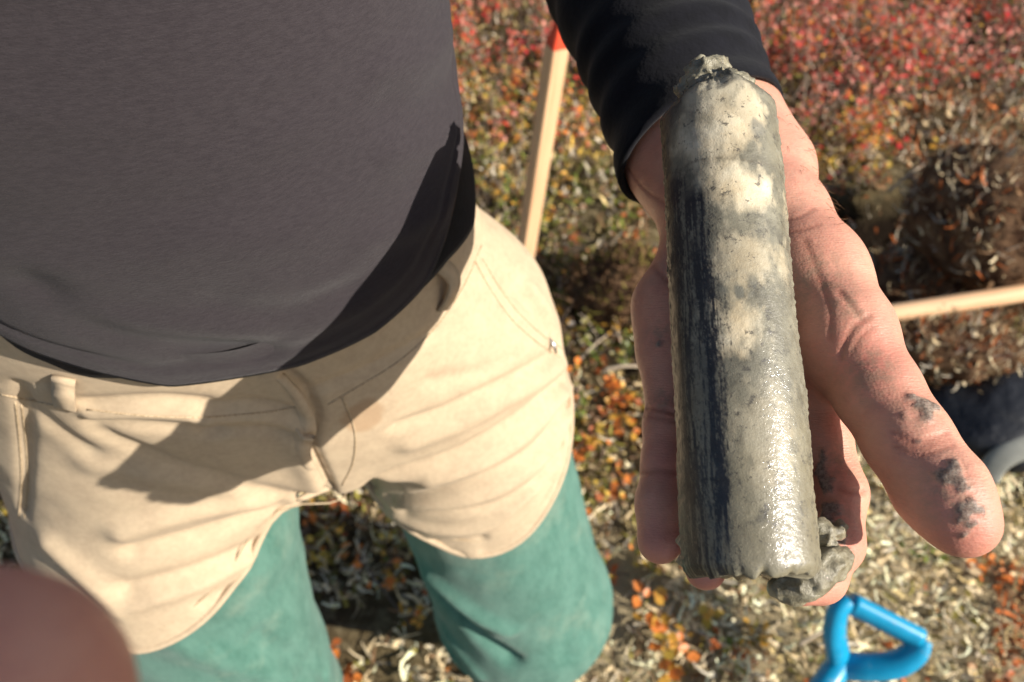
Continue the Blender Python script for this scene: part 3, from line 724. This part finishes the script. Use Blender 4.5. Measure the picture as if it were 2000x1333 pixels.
    seam([(668, 775), (692, 840), (690, 900), (668, 948)], 'fly_seam'); seam([(42, 790), (50, 860), (54, 930), (48, 1010)], 'pocket_seam'); seam([(30, 785), (38, 860), (42, 930), (37, 1010)], 'pocket_seam')
    # rolled hem and its stitching round each leg
    for L in LEGS:
        c0, c1 = np.array(L[0]), np.array(L[1]); 
        for dz, rad, mat_, nm in ((.004, .0030, mt_khaki, 'hem'), (.022, .0006, mt_thread, 'hem_stitching')):
            pts = []
            for th in np.linspace(0, 2*math.pi, 90):
                r = np.linspace(.05, .19, 90); x = c1[0]+r*math.cos(th); p = np.stack([x, c1[1]+r*math.sin(th), hem_z(x)+dz+.002], 1); q = np.where(shorts_sdf(p) > -.0015)[0]
                k_ = q[0] if len(q) else len(r)-1; pts.append(p[k_]-np.array([0, 0, .002]))
            P = l2w(np.array(pts)); Q = np.array([v2[np.argmin(((v2-p)**2).sum(1))] for p in P]); Q[:, 2] = P[:, 2]; Q = relax_line(Q); vv, q_, t_ = loft(tube(Q, rad, 8)); tri = np.vstack([q_[:, [0, 1, 2]], q_[:, [0, 2, 3]], t_])
            pobj(nm, vv, tri, mat_, {'stain': np.zeros(len(vv))}, o)
    # zip pull at the pocket mouth
    zp = dr([(1072, 660)])
    if zp:
        zm = M('zip_metal', .35, .5); zm.b.inputs['Metallic'].default_value = 1; zm.base((.5, .5, .5))
        p = zp[0]; vv, q_, t_ = loft(tube(np.array([p+N[0]*0, p+np.array([.004, -.004, -.005]), p+np.array([.006, -.006, -.012])]), [.001, .0018, .001], 8))
        pobj('zip_pull', vv, np.vstack([q_[:, [0, 1, 2]], q_[:, [0, 2, 3]], t_]), zm, None, o)
shorts()
def trousers():
    def sd(p):
        d = None
        for i, L in enumerate(LEGS):
            P = [np.array(q) for q in L]
            e = chain(p, P, ([.076, .092, .107, .085], [.085, .101, .112, .085])[i], .03); e = np.maximum(e, .09-p[:, 2])
            d = e if d is None else np.minimum(d, e)
        return np.maximum(d, p[:, 2]-hem_z(p[:, 0])-.014)
    v, f = surface(sd, (-.33, -.22, .06), (.31, .20, .98), .0052); v = relax(v, f, 2); v = l2w(v); N = vnormals(v, f); drop = Drop(v, f)
    d = .0030*fbm(v*np.array([16, 16, 7]), 3, 91)+.001*fbm(v*40, 2, 92)
    for px, amp, wd in [([(800, 1080), (860, 1170), (930, 1240), (1000, 1290)], -.012, .011), ([(770, 1080), (830, 1190), (880, 1290)], .010, .010), ([(840, 1120), (920, 1190), (990, 1230)], .009, .011), ([(850, 1230), (890, 1290), (915, 1330)], -.010, .009),
                        ([(870, 1230), (905, 1280), (940, 1320)], .005, .007), ([(1100, 1000), (1120, 1150), (1110, 1280)], -.003, .012), ([(500, 1240), (560, 1280), (640, 1320)], -.005, .010), ([(350, 1260), (450, 1300), (560, 1330)], .004, .012)]:
        L = drop(spline(px)); d = d+(amp*np.exp(-(seg_dist(v, L)/wd)**2) if len(L) > 1 else 0)
    pobj('green_trousers', v+N*d[:, None], f, mt_green)
    bm = M('boot_leather', .6, .3); bm.base(bm.mix(bm.noise(30, 4), (.03, .022, .016), (.06, .045, .03)))
    for L in LEGS:
        x, y, _ = L[-1]
        def sb(p): return smin(smin(cone(p, (x, y+.01, .22), (x, y+.02, .07), .055, .05), cone(p, (x, y+.02, .05), (x*1.05, y-.16, .045), .048, .042), .03), 9+0*p[:, 0], .01)
        bv, bf = surface(sb, (x-.12, y-.26, -.02), (x+.12, y+.12, .30), .009); pobj('boot', l2w(bv), bf, bm)
trousers()

# --- body: one skin; fine grid for the two hands, coarse for what the clothes hide
PX = cc
def hand_sdf(p):
    # forearm and wrist
    ul = chain(p, [PX(1262, 20, .425), PX(1342, 290, .364), PX(1388, 440, .339)], [.029, .0255, .0205], .02)
    ra = chain(p, [PX(1335, 20, .425), PX(1422, 250, .370), PX(1478, 340, .352), PX(1500, 425, .337)], [.029, .0225, .0216, .0192], .015)
    arm = smin(ul, ra, .02)
    # palm
    mc = [([PX(1508, 440, .335), PX(1588, 738, .308)], [.0185, .0125]), ([PX(1480, 440, .338), PX(1510, 748, .312)], [.0185, .0125]),
          ([PX(1432, 440, .339), PX(1420, 735, .317)], [.0185, .012]), ([PX(1400, 450, .339), PX(1332, 695, .321)], [.018, .0118])]
    d = arm
    for a, r in mc: d = smin(d, cone(p, a[0], a[1], *r), .012)
    d = smin(d, chain(p, [PX(1352, 540, .328), PX(1322, 600, .323), PX(1308, 680, .318)], [.0150, .0160, .0130], .01), .012)      # heel of the little-finger side
    thn = chain(p, [PX(1520, 440, .326), PX(1578, 545, .307), PX(1642, 648, .286)], [.0190, .0200, .0168], .012)                    # ball of the thumb
    d = smin(d, thn, .014)
    d = smin(d, cone(p, PX(1590, 650, .304), PX(1618, 705, .298), .011, .0095), .012)                                              # web
    # fingers
    fg = [chain(p, [PX(1588, 738, .308), PX(1606, 850, .299), PX(1638, 962, .290), PX(1634, 1062, .276), PX(1600, 1128, .264), PX(1566, 1138, .257)], [.0112, .0096, .0096, .0088, .0082, .0075], .004),
          chain(p, [PX(1510, 748, .312), PX(1506, 860, .300), PX(1498, 968, .291), PX(1490, 1045, .283), PX(1484, 1078, .279)], [.0112, .0096, .0095, .0086, .0074], .004),
          chain(p, [PX(1420, 735, .317), PX(1408, 850, .303), PX(1396, 958, .294), PX(1386, 1050, .285), PX(1378, 1112, .279)], [.0108, .0094, .0092, .0085, .0072], .004),
          chain(p, [PX(1328, 695, .321), PX(1312, 760, .312), PX(1308, 832, .304), PX(1303, 905, .298), PX(1294, 985, .292), PX(1289, 1056, .287)], [.0112, .0098, .0094, .0090, .0094, .0084], .004)]
    ff = fg[0]
    for q in fg[1:]: ff = smin(ff, q, .0015)
    d = smin(d, ff, .008)
    th = chain(p, [PX(1645, 655, .285), PX(1712, 765, .272), PX(1772, 858, .262), PX(1835, 955, .253), PX(1882, 1020, .247)], [.0163, .0134, .0131, .0133, .0104], .006)
    th = smin(th, ellip(p, PX(1860, 985, .246), (.0105, .0125, .0105)), .006)
    d = smin(d, th, .009)
    return d
MUDSPOTS = []
def body():
    v, f = surface(hand_sdf, PX(1160, 1200, .30)*np.array([1, 1, 0])+np.array([0, 0, .222]), np.array([.152, .150, .44]), .00112)
    v = relax(v, f, 3, .5)*HK; vw = c2w(v); N = vnormals(vw, f)
    if (N*(vw-vw.mean(0))).sum() < 0: f = f[:, ::-1]; N = -N
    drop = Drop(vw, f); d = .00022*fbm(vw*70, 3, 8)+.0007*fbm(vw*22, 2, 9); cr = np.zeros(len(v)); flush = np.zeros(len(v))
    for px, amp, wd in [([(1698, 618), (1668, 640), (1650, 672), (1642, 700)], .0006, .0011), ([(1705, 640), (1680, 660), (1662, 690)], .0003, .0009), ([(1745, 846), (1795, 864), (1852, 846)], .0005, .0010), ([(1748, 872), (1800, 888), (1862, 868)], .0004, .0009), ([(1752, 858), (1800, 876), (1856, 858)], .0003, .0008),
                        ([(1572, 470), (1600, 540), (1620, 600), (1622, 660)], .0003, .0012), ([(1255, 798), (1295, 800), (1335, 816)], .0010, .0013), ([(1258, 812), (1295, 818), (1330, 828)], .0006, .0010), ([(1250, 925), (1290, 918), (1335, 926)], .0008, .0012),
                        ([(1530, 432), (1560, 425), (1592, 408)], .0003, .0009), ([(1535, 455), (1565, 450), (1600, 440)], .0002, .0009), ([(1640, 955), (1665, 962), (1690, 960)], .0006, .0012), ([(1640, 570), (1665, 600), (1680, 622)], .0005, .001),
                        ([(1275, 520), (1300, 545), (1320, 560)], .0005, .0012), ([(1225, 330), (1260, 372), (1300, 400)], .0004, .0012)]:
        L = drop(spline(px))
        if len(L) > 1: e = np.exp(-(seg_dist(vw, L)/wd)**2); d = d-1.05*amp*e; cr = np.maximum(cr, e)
    for q, rad in [((1885, 1050), .014), ((1290, 1070), .014), ((1600, 1160), .014), ((1380, 1140), .012), ((1700, 700), .014), ((1660, 1080), .012), ((1320, 900), .01)]:
        L = drop([q]); flush = np.maximum(flush, np.exp(-(np.linalg.norm(vw-L[0], axis=1)/rad)**2)) if L else flush
    grime = np.zeros(len(v)); mud = np.zeros(len(v)); nz = fbm(vw*260, 3, 31); nz2 = fbm(vw*120, 2, 32)
    for q, rad in [((1700, 720), .014), ((1660, 600), .012), ((1800, 800), .010), ((1600, 540), .014), ((1870, 970), .012), ((1300, 780), .008), ((1640, 900), .010), ((1620, 1000), .010), ((1290, 650), .006)]:
        L = drop([q]); grime = np.maximum(grime, np.exp(-(np.linalg.norm(vw-L[0], axis=1)/rad)**2)) if L else grime
    for pl, rad, lo in [([(1785, 795), (1805, 785), (1825, 800), (1800, 830)], .0040, .05), ([(1790, 830), (1800, 860)], .0030, .28), ([(1850, 920), (1868, 950), (1880, 1000), (1888, 1025)], .0042, .05), ([(1868, 975), (1895, 990)], .0040, .1),
                        ([(1285, 675), (1290, 672)], .0018, .15), ([(1618, 1000), (1625, 1040), (1640, 1060)], .0060, .12), ([(1605, 900), (1612, 950)], .004, .25)]:
        L = drop(pl)
        if len(L) > 1:
            e = 1-seg_dist(vw, L)/rad; mud = np.maximum(mud, np.clip((e*.8+nz*1.25-lo-.16)/.25, 0, 1)*(e > -.6))
    grime = np.maximum(grime, .16+.35*np.clip(fbm(vw*40, 3, 77), 0, 1))
    d = d+mud*(.0004+.0012*np.abs(nz2)+.0008*nz)
    parts = [(vw+N*d[:, None], f)]; at_ = [dict(crease=cr, flush=flush, grime=grime, mud=mud)]
    # right hand, hanging beside the thigh
    def rhand(p):
        w0 = w2l(RW)[0]; d = cone(p, w0+np.array([.005, .02, .05]), w0, .028, .026); c_ = w0+np.array([.0, -.015, -.07])
        d = smin(d, ellip(p, c_, (.018, .042, .05)), .02)
        for i in range(4):
            k = c_+np.array([.004, -.030+.020*i, -.036]); m_ = k+np.array([.012, -.004, -.036-.004*(i in (1, 2))]); d = smin(d, chain(p, [k, m_, m_+np.array([.018, 0, -.022])], [.0105, .0095, .008], .004), .006)
        return smin(d, chain(p, [c_+np.array([.01, -.035, .02]), c_+np.array([.022, -.055, -.015]), c_+np.array([.03, -.055, -.045])], [.013, .0115, .009], .005), .01)
    v, f = surface(rhand, w2l(RW)[0]-np.array([.06, .11, .19]), w2l(RW)[0]+np.array([.09, .08, .05]), .003); v = l2w(relax(v, f, 2)); z = np.zeros(len(v)); parts.append((v, f)); at_.append(dict(crease=z, flush=z, grime=z, mud=z))
    # what lies under the clothes, and the head above the frame
    hc = np.array([-.006, .03, 1.68])
    def rest(p):
        q = p
        d = pelvis(q, -.03); d = np.maximum(d, q[:, 2]-1.10)
        cx, cy, rx, rf, rb = [np.interp(q[:, 2], SEC[:, 0], SEC[:, k]) for k in range(1, 6)]
        ry = np.where(q[:, 1] < cy, rf, rb)-.032; t = (np.sqrt(((q[:, 0]-cx)/(rx-.032))**2+((q[:, 1]-cy)/ry)**2)-1)*ry
        t = np.maximum(np.maximum(t, .98-q[:, 2]), q[:, 2]-1.47); d = smin(d, t, .03)
        d = smin(d, cone(q, (-.006, .03, 1.44), (-.006, .035, 1.60), .060, .056), .03)
        d = smin(d, ellip(q, hc, (.078, .098, .118)), .02); d = smin(d, ellip(q, hc+np.array([0, -.02, -.06]), (.055, .07, .06)), .02)
        d = smin(d, cone(q, hc+np.array([0, -.092, .012]), hc+np.array([0, -.112, -.022]), .008, .015), .01)
        for s_ in (-1, 1):
            d = smin(d, ellip(q, hc+np.array([s_*.080, .012, -.005]), (.010, .020, .032)), .006); d = -smin(-d, ellip(q, hc+np.array([s_*.030, -.098, .012]), (.014, .012, .010)), .008)
            d = smin(d, ellip(q, hc+np.array([s_*.030, -.080, .012]), (.012, .012, .012)), .002)
        for L in LEGS: d = smin(d, chain(q, [np.array(k) for k in L], [.085, .08, .055, .04], .02), .03)
        for a, e, w_ in ((SH, EL, CUFF), (RSH, REL, RW)):
            a, e, w_ = w2l(a)[0], w2l(e)[0], w2l(w_)[0]; d = smin(d, chain(q, [a, (a+e)/2, e, w_], [.05, .046, .042, .029], .02), .02)
        return d
    v, f = surface(rest, (-.40, -.45, .08), (.42, .22, 1.84), .011); z = np.zeros(len(v)); parts.append((l2w(v), f)); at_.append(dict(crease=z, flush=z, grime=z, mud=z))
    attrs = {k: np.concatenate([a[k] for a in at_]) for k in at_[0]}
    join('body', parts, mt_skin, attrs)
    hv = []; hf = []; wm = M('arm_hair', .6, .3); wm.base((.20, .12, .06)); k0 = 0; W0 = parts[0][0]; px_, py_, dd_ = proj(W0)
    cand = np.where((py_ > 200) & (py_ < 440) & (px_ > 1500) & (N[:, 0] > .25))[0]
    for i in random.sample(list(cand), min(110, len(cand))):
        a_ = W0[i]; n_ = N[i]; dr_ = n_*.55+np.array([random.gauss(.1, .25), random.gauss(-.5, .25), random.gauss(-.2, .25)]); ln = random.uniform(.004, .009)
        P = np.array([a_, a_+dr_*ln*.5, a_+dr_*ln-n_*ln*.15]); r = tube(P, [.00009, .00007, .00003], 3); vv, q_, t_ = loft(r); tri = np.vstack([q_[:, [0, 1, 2]], q_[:, [0, 2, 3]]]); hv.append(vv); hf.append(tri+k0); k0 += len(vv)
    if hv: tag(pobj('wrist_hair', np.vstack(hv), np.vstack(hf), wm), kind='stuff')
    hm = M('brown_hair', .6, .3); hm.base((.05, .03, .018))
    def hair(p): return np.maximum(ellip(p, hc+np.array([0, .008, .012]), (.088, .108, .122))-.006*fbm(p*30, 3, 4), np.maximum(-(p[:, 1]-hc[1]+.055+.0*p[:, 2])-.9*(p[:, 2]-hc[2]-.03), (hc[2]-.06)-p[:, 2]))
    v, f = surface(hair, hc-.15, hc+.16, .008); pobj('hair', l2w(v), f, hm)
body()

# ------------------------------------------------------------------ the rock core on the palm
def core():
    A, B = atk(1398, 190, .3005), atk(1468, 1128, .2475); Ax = B-A; L = np.linalg.norm(Ax); Ax /= L
    fr = (A+B)/2-C0; fr = -(fr-Ax*(fr@Ax)); fr /= np.linalg.norm(fr); rt = np.cross(Ax, fr); 
    if rt[0] < 0: rt = -rt
    nt, ns = 320, 480; th = np.linspace(-math.pi, math.pi, nt, endpoint=False); s = np.linspace(0, 1, ns); TH, SS = np.meshgrid(th, s); r0 = .0208*HK
    x, y = np.sin(TH), np.cos(TH); p = np.stack([x*r0, y*r0, SS*L], -1).reshape(-1, 3)
    st = p*np.array([1, 1, .25])
    r = r0+.00008*fbm(p*np.array([300, 300, 120]), 3, 1)+.0007*fbm(p*np.array([60, 60, 30]), 2, 2)
    rough = np.clip((np.abs(np.degrees(TH.ravel()))-58)/22, 0, 1); r = r+rough*.0009*fbm(p*np.array([380, 380, 380]), 3, 3)
    sv = SS.ravel(); a0 = TH.ravel()
    # broken, rounded top; ragged lower end
    rg = np.stack([np.sin(a0)*2, np.cos(a0)*2, a0*0], 1); top = np.clip((.055-sv+.028*fbm(rg*1.3, 3, 6))/.055, 0, 1); r = r*(1-.34*top**1.3)+top*.0012*fbm(p*420, 3, 16)
    bot = np.clip((sv-.975)/.025, 0, 1); r = r*(1-.10*bot**2)
    z = sv*L+top**2*.004*fbm(rg*3, 3, 17)+bot*(.0022*fbm(np.stack([np.sin(a0)*5, np.cos(a0)*5, a0*0], 1), 3, 7))
    v = A+np.outer(z, Ax)+np.outer(x.ravel()*r, rt)+np.outer(y.ravel()*r, fr)
    v = np.vstack([v, A-Ax*.0005, B-Ax*.002]); i = np.arange(ns-1)[:, None]; j = np.arange(nt)[None]; j2 = (j+1) % nt
    f = np.stack([i*nt+j, (i+1)*nt+j, (i+1)*nt+j2, i*nt+j2], -1).reshape(-1, 4); j = np.arange(nt); a = nt*ns
    tri = np.vstack([f[:, [0, 1, 2]], f[:, [0, 2, 3]], np.stack([np.full(nt, a), j, (j+1) % nt], 1), np.stack([np.full(nt, a+1), (ns-1)*nt+(j+1) % nt, (ns-1)*nt+j], 1)])
    # what the rock is made of: u across (-1 left .. 1 right), t down
    u = np.sin(a0); t = sv; front = np.cos(a0) > -.2
    W = np.stack([u*1.2, t*6, np.cos(a0)], 1); w1 = fbm(W*2.2, 4, 11); w2 = fbm(W*7, 3, 12); w3 = fbm(W*np.array([26, 14, 26]), 3, 13); ws = fbm(W*np.array([20, 2.2, 20]), 4, 14); wf = fbm(W*np.array([60, 30, 60]), 3, 15)
    def blob(cu, ct, ru, rt_, soft=.5): q = np.sqrt(((u-cu)/ru)**2+((t-ct)/rt_)**2)+.75*w1+.45*w2+.18*wf; return np.clip((1.12-q)/soft, 0, 1)*front
    py = lambda y_: (y_-190)/(1128-190)
    cream = np.maximum.reduce([blob(.02, py(335), .66, .080, .8), blob(.25, py(450), .58, .060, .7), blob(.05, py(722), .46, .066, .7), blob(.0, py(245), .5, .05)*.5, blob(.3, py(590), .6, .07)*.5, blob(.5, py(300), .32, .06)*.75, blob(.35, py(900), .5, .10)*.25])
    def band(c, hw, y0, soft=.12): q = (np.abs(u-c-.16*w1-.07*w3)/hw); return np.clip((1-q)*1.25+.12+2.1*ws+1.1*wf, 0, 1)*np.clip((t-py(y0)+.02*w1)/.03, 0, 1)*front
    yy = t*(1128-190)+190
    nav = band(np.interp(yy, [430, 800, 1100], [-.48, -.34, -.38]), np.interp(yy, [430, 800, 1100], [.24, .17, .17]), 432)
    blk = band(np.interp(yy, [430, 800, 1100], [-.86, -.78, -.80]), np.interp(yy, [430, 800, 1100], [.26, .24, .24]), 385)
    side = np.clip((-.76-u+.10*w1+.06*w3)/.16, 0, 1)*np.clip(1.05+.9*wf+.5*ws, 0, 1)
    topd = np.clip((py(300)-t+.05*w1)/.05, 0, 1)*np.clip((-.25-u+.3*w1)/.25, 0, 1)
    dark = np.clip(np.maximum.reduce([nav, blk, side*.9, topd*.92]), 0, 1)*front+(~front)*.5
    seam = np.exp(-((t-py(398)-.006*w1-.004*np.sin(u*3))/.0035)**2)*np.clip((.25+w3)*1.5, 0, 1)*.7
    smud = np.maximum(blob(.62, py(330), .14, .022)*.7, blob(.15, py(650), .5, .035)*.55*np.clip(w2*2+.4, 0, 1)); smud = np.maximum(smud, np.clip((t-py(620)), 0, 1)*0)
    olive = np.clip((t-py(800))/.15, 0, 1)*.6+.3*np.clip(w1+.2, 0, 1)
    ex = lambda q, c0=0.: np.concatenate([q, [c0, c0]])
    wet = np.clip((t-py(745)+.10*w1)/.06, 0, 1)*np.clip(1-np.abs(u-.45)/.55+.4*w2, 0, 1)
    m = M('wet_core', .2, .55); n = m.noise(420, 5, .7); fine = m.noise(1500, 3, .6); big = m.noise(90, 5, .65)
    g0 = m.mix(m.ramp(big, [(.35, 0.), (.65, 1.)]), (.115, .106, .078), (.225, .208, .152))
    g0 = m.mix(m.attr('olive'), g0, (.215, .19, .125))
    g0 = m.mix(m.math('MULTIPLY', m.ramp(m.noise(150, 6, .78), [(.52, 0.), (.64, 1.)]), .65), g0, (.075, .07, .053))
    cm = m.mix(m.ramp(m.noise(60, 4, .6), [(.3, 0.), (.7, 1.)]), (.52, .41, .25), (.70, .63, .47))
    g1 = m.mix(m.attr('cream'), g0, cm)
    speck = m.math('MULTIPLY', m.ramp(m.noise(300, 5, .75), [(.585, 0.), (.64, 1.)]), .8)
    g1 = m.mix(speck, g1, (.07, .062, .05)); g1 = m.mix(m.attr('seam'), g1, (.10, .08, .05)); g1 = m.mix(m.attr('smudge'), g1, (.13, .13, .11))
    dk = m.mix(m.ramp(m.noise(120, 5, .7), [(.4, 0.), (.68, 1.)]), (.010, .011, .016), (.055, .050, .042)); dk = m.mix(m.math('MULTIPLY', m.attr('navy'), m.ramp(m.noise(90, 4, .7, stretch=(1, .5, 1)), [(.35, .15), (.6, 1.)])), dk, (.013, .0132, .0155))
    g1 = m.mix(m.attr('dark'), g1, dk); m.base(g1)
    m.l(m.ramp(m.noise(200, 4, .6), [(.35, .38), (.75, .6)]), m.b.inputs['Roughness'])
    m.l(m.math('ADD', m.math('MULTIPLY', m.attr('wet'), .9), .10), m.b.inputs['Coat Weight']); m.b.inputs['Coat Roughness'].default_value = .13
    cb = m.n('ShaderNodeBump'); cb.inputs['Distance'].default_value = .00055; cb.inputs['Strength'].default_value = 1.; m.l(m.noise(420, 4, .6), cb.inputs['Height']); m.l(cb.outputs[0], m.b.inputs['Coat Normal'])
    m.b.inputs['Subsurface Weight'].default_value = .12; m.b.inputs['Subsurface Radius'].default_value = (1, .9, .7); m.b.inputs['Subsurface Scale'].default_value = .004
    m.bump(m.noise(110, 4, .6), .0014, .3); m.bump(n, .0007, .28); m.bump(fine, .0003, .4)
    O = (A+B)/2
    t_ = tag(empty('rock_core'), 'wet grey rock core with cream patches and a black stripe on the open hand', 'rock core'); t_.location = O
    me = mesh_np('core', v-O, tri, {'cream': ex(cream), 'dark': ex(dark, .3), 'navy': ex(nav), 'seam': ex(seam), 'smudge': ex(smud), 'olive': ex(olive), 'wet': ex(wet)}); obj('core', me, m.m, t_)
    # wet mud squeezed out at both ends
    mm = M('wet_mud', .3, .5); mm.base(mm.mix(mm.ramp(mm.noise(160, 5, .7), [(.35, 0.), (.65, 1.)]), (.15, .13, .085), (.33, .30, .21))); mm.bump(mm.noise(450, 5, .7), .0014, .6); mm.b.inputs['Coat Weight'].default_value = .3
    def lump(name, prims, k, amp, fr_, h=.0009):
        P = np.array([c_ for c_, _ in prims]); R = max(r for _, r in prims)*1.6+.003
        def sd(p):
            d = None
            for c_, r in prims:
                e = np.linalg.norm(p-c_, axis=1)-r; d = e if d is None else smin(d, e, k)
            return d-amp*fbm(p*fr_, 3, len(prims))
        vv, ff = surface(sd, P.min(0)-R, P.max(0)+R, h); obj(name, mesh_np(name, vv-O, ff), mm.m, t_)
    a_ = lambda px, py_, d, r: (atk(px, py_, d), r*HK)
    lump('top_mud', [a_(1375, 148, .298, .0062), a_(1352, 185, .298, .0050), a_(1440, 188, .293, .0050), a_(1410, 190, .290, .0055), a_(1345, 168, .302, .0045), a_(1400, 165, .296, .0075), a_(1425, 180, .294, .0070), a_(1385, 180, .296, .0065), a_(1450, 172, .297, .0035), a_(1462, 162, .298, .0022), a_(1362, 172, .298, .0045), a_(1400, 135, .304, .005)], .003, .0034, 300)
    lump('bottom_mud', [a_(1545, 1150, .252, .0048), a_(1570, 1148, .250, .0046), a_(1595, 1125, .250, .0050), a_(1620, 1105, .252, .0055), a_(1640, 1095, .254, .0040), a_(1580, 1118, .251, .0050), a_(1520, 1150, .253, .0030)], .0035, .0016, 300)
    lump('clod_mud', [a_(1610, 1060, .258, .0042), a_(1632, 1038, .260, .0035), a_(1605, 1035, .259, .0040), a_(1625, 1078, .257, .0032)], .002, .0030, 420)
    lump('left_mud', [a_(1348, 1095, .259, .0035), a_(1342, 1060, .262, .003), a_(1350, 1075, .258, .003)], .002, .0022, 420)
core()

# ------------------------------------------------------------------ the phone that takes the picture, and the hand that holds it
def phone():
    t = tag(empty('smartphone'), 'black smartphone held level above the scene by a bare hand', 'phone'); O = at(0, 0, .0001)*0+C0; t.location = O
    pm = M('phone_glass', .12, .5); pm.base(pm.mix(pm.noise(8, 2), (.008, .008, .010), (.014, .014, .016)))
    def slab(name, x0, x1, y0, y1, z0, z1, r, mat, n=8):
        th = np.concatenate([np.linspace(a, a+math.pi/2, n) for a in (0, math.pi/2, math.pi, 1.5*math.pi)]); cx = np.repeat([x1-r, x0+r, x0+r, x1-r], n); cy = np.repeat([y1-r, y1-r, y0+r, y0+r], n)
        rings = [np.stack([cx+(r-b)*np.cos(th), cy+(r-b)*np.sin(th), np.full(len(th), z)], 1) for z, b in ((z0, .0008), (z0+.0008, 0), (z1-.0008, 0), (z1, .0008))]
        v, q, tr = loft(np.array(rings)); return obj(name, mesh_np(name, c2w(v.reshape(-1, 3))-O, np.vstack([q[:, [0, 1, 2]], q[:, [0, 2, 3]], tr])), mat.m, t)
    slab('body', -.018, .142, -.066, .012, -.0125, -.0045, .010, pm); slab('camera_bump', -.014, .020, -.012, .009, -.0045, -.0030, .005, pm)
    sm = M('phone_screen', .08, .5); sm.base((.02, .022, .025)); slab('screen', -.014, .138, -.062, .008, -.0131, -.01252, .007, sm)
    # bare hand from the left edge; one bent finger reaches into the corner of the view
    K = np.array([-.0605, -.0430, .090])
    def sd(p):
        d = cone(p, (-.23, -.16, -.17), (-.125, -.075, -.045), .034, .029); d = smin(d, ellip(p, (-.085, -.055, -.015), (.040, .042, .030)), .03)
        d = smin(d, chain(p, [(-.085, -.040, .015), (-.078, -.042, .055), K, (-.055, -.072, .080), (-.048, -.082, .060)], [.0155, .0145, .0158, .0125, .0105], .008), .012)
        for i in range(3): d = smin(d, chain(p, [(-.075, -.062-.020*i, .004), (-.062, -.075-.018*i, .034), (-.040, -.078-.012*i, .030), (-.030, -.078-.012*i, .008)], [.0115, .010, .0092, .008], .005), .006)
        return smin(d, chain(p, [(-.080, -.035, -.030), (-.045, -.030, -.032), (-.015, -.030, -.0235)], [.0145, .0125, .0100], .006), .012)
    v, f = surface(sd, (-.38, -.22, -.30), (-.01, .02, .115), .0034); v = relax(v, f, 2); N = vnormals(v, f)
    z = np.zeros(len(v)); fl = np.clip(.25+1.4*fbm(v*45, 2, 3), 0, 1)
    sl_m = fabric('navy_fleece', (.012, .015, .030), (.020, .024, .042), (1, 1, 1), weave=300); P = spline([(-.118, -.072, -.040), (-.15, -.095, -.075), (-.24, -.17, -.18), (-.33, -.27, -.30), (-.345, -.31, -.335)], 8)
    r_ = tube(P, np.interp(np.linspace(0, 1, len(P)), [0, .1, .6, .93, 1], [.036, .038, .052, .058, .030]), 40); r_ = r_+(.0025*fbm(r_.reshape(-1, 3)*40, 2, 4)).reshape(r_.shape[:2])[..., None]; sv, sq, stt = loft(r_)
    p2 = tag(empty('person'), 'second person seen only as a blurred bare knuckle in the bottom left corner', 'person'); p2.location = C0
    obj('sleeve', mesh_np('sleeve', c2w(sv)-C0, np.vstack([sq[:, [0, 1, 2]], sq[:, [0, 2, 3]], stt])), sl_m.m, p2)
    obj('hand', mesh_np('hand', c2w(v+N*(.0006*fbm(v*60, 3, 2))[:, None])-C0, f, dict(crease=z, flush=fl, grime=z, mud=z)), mt_skin.m, p2)
phone()
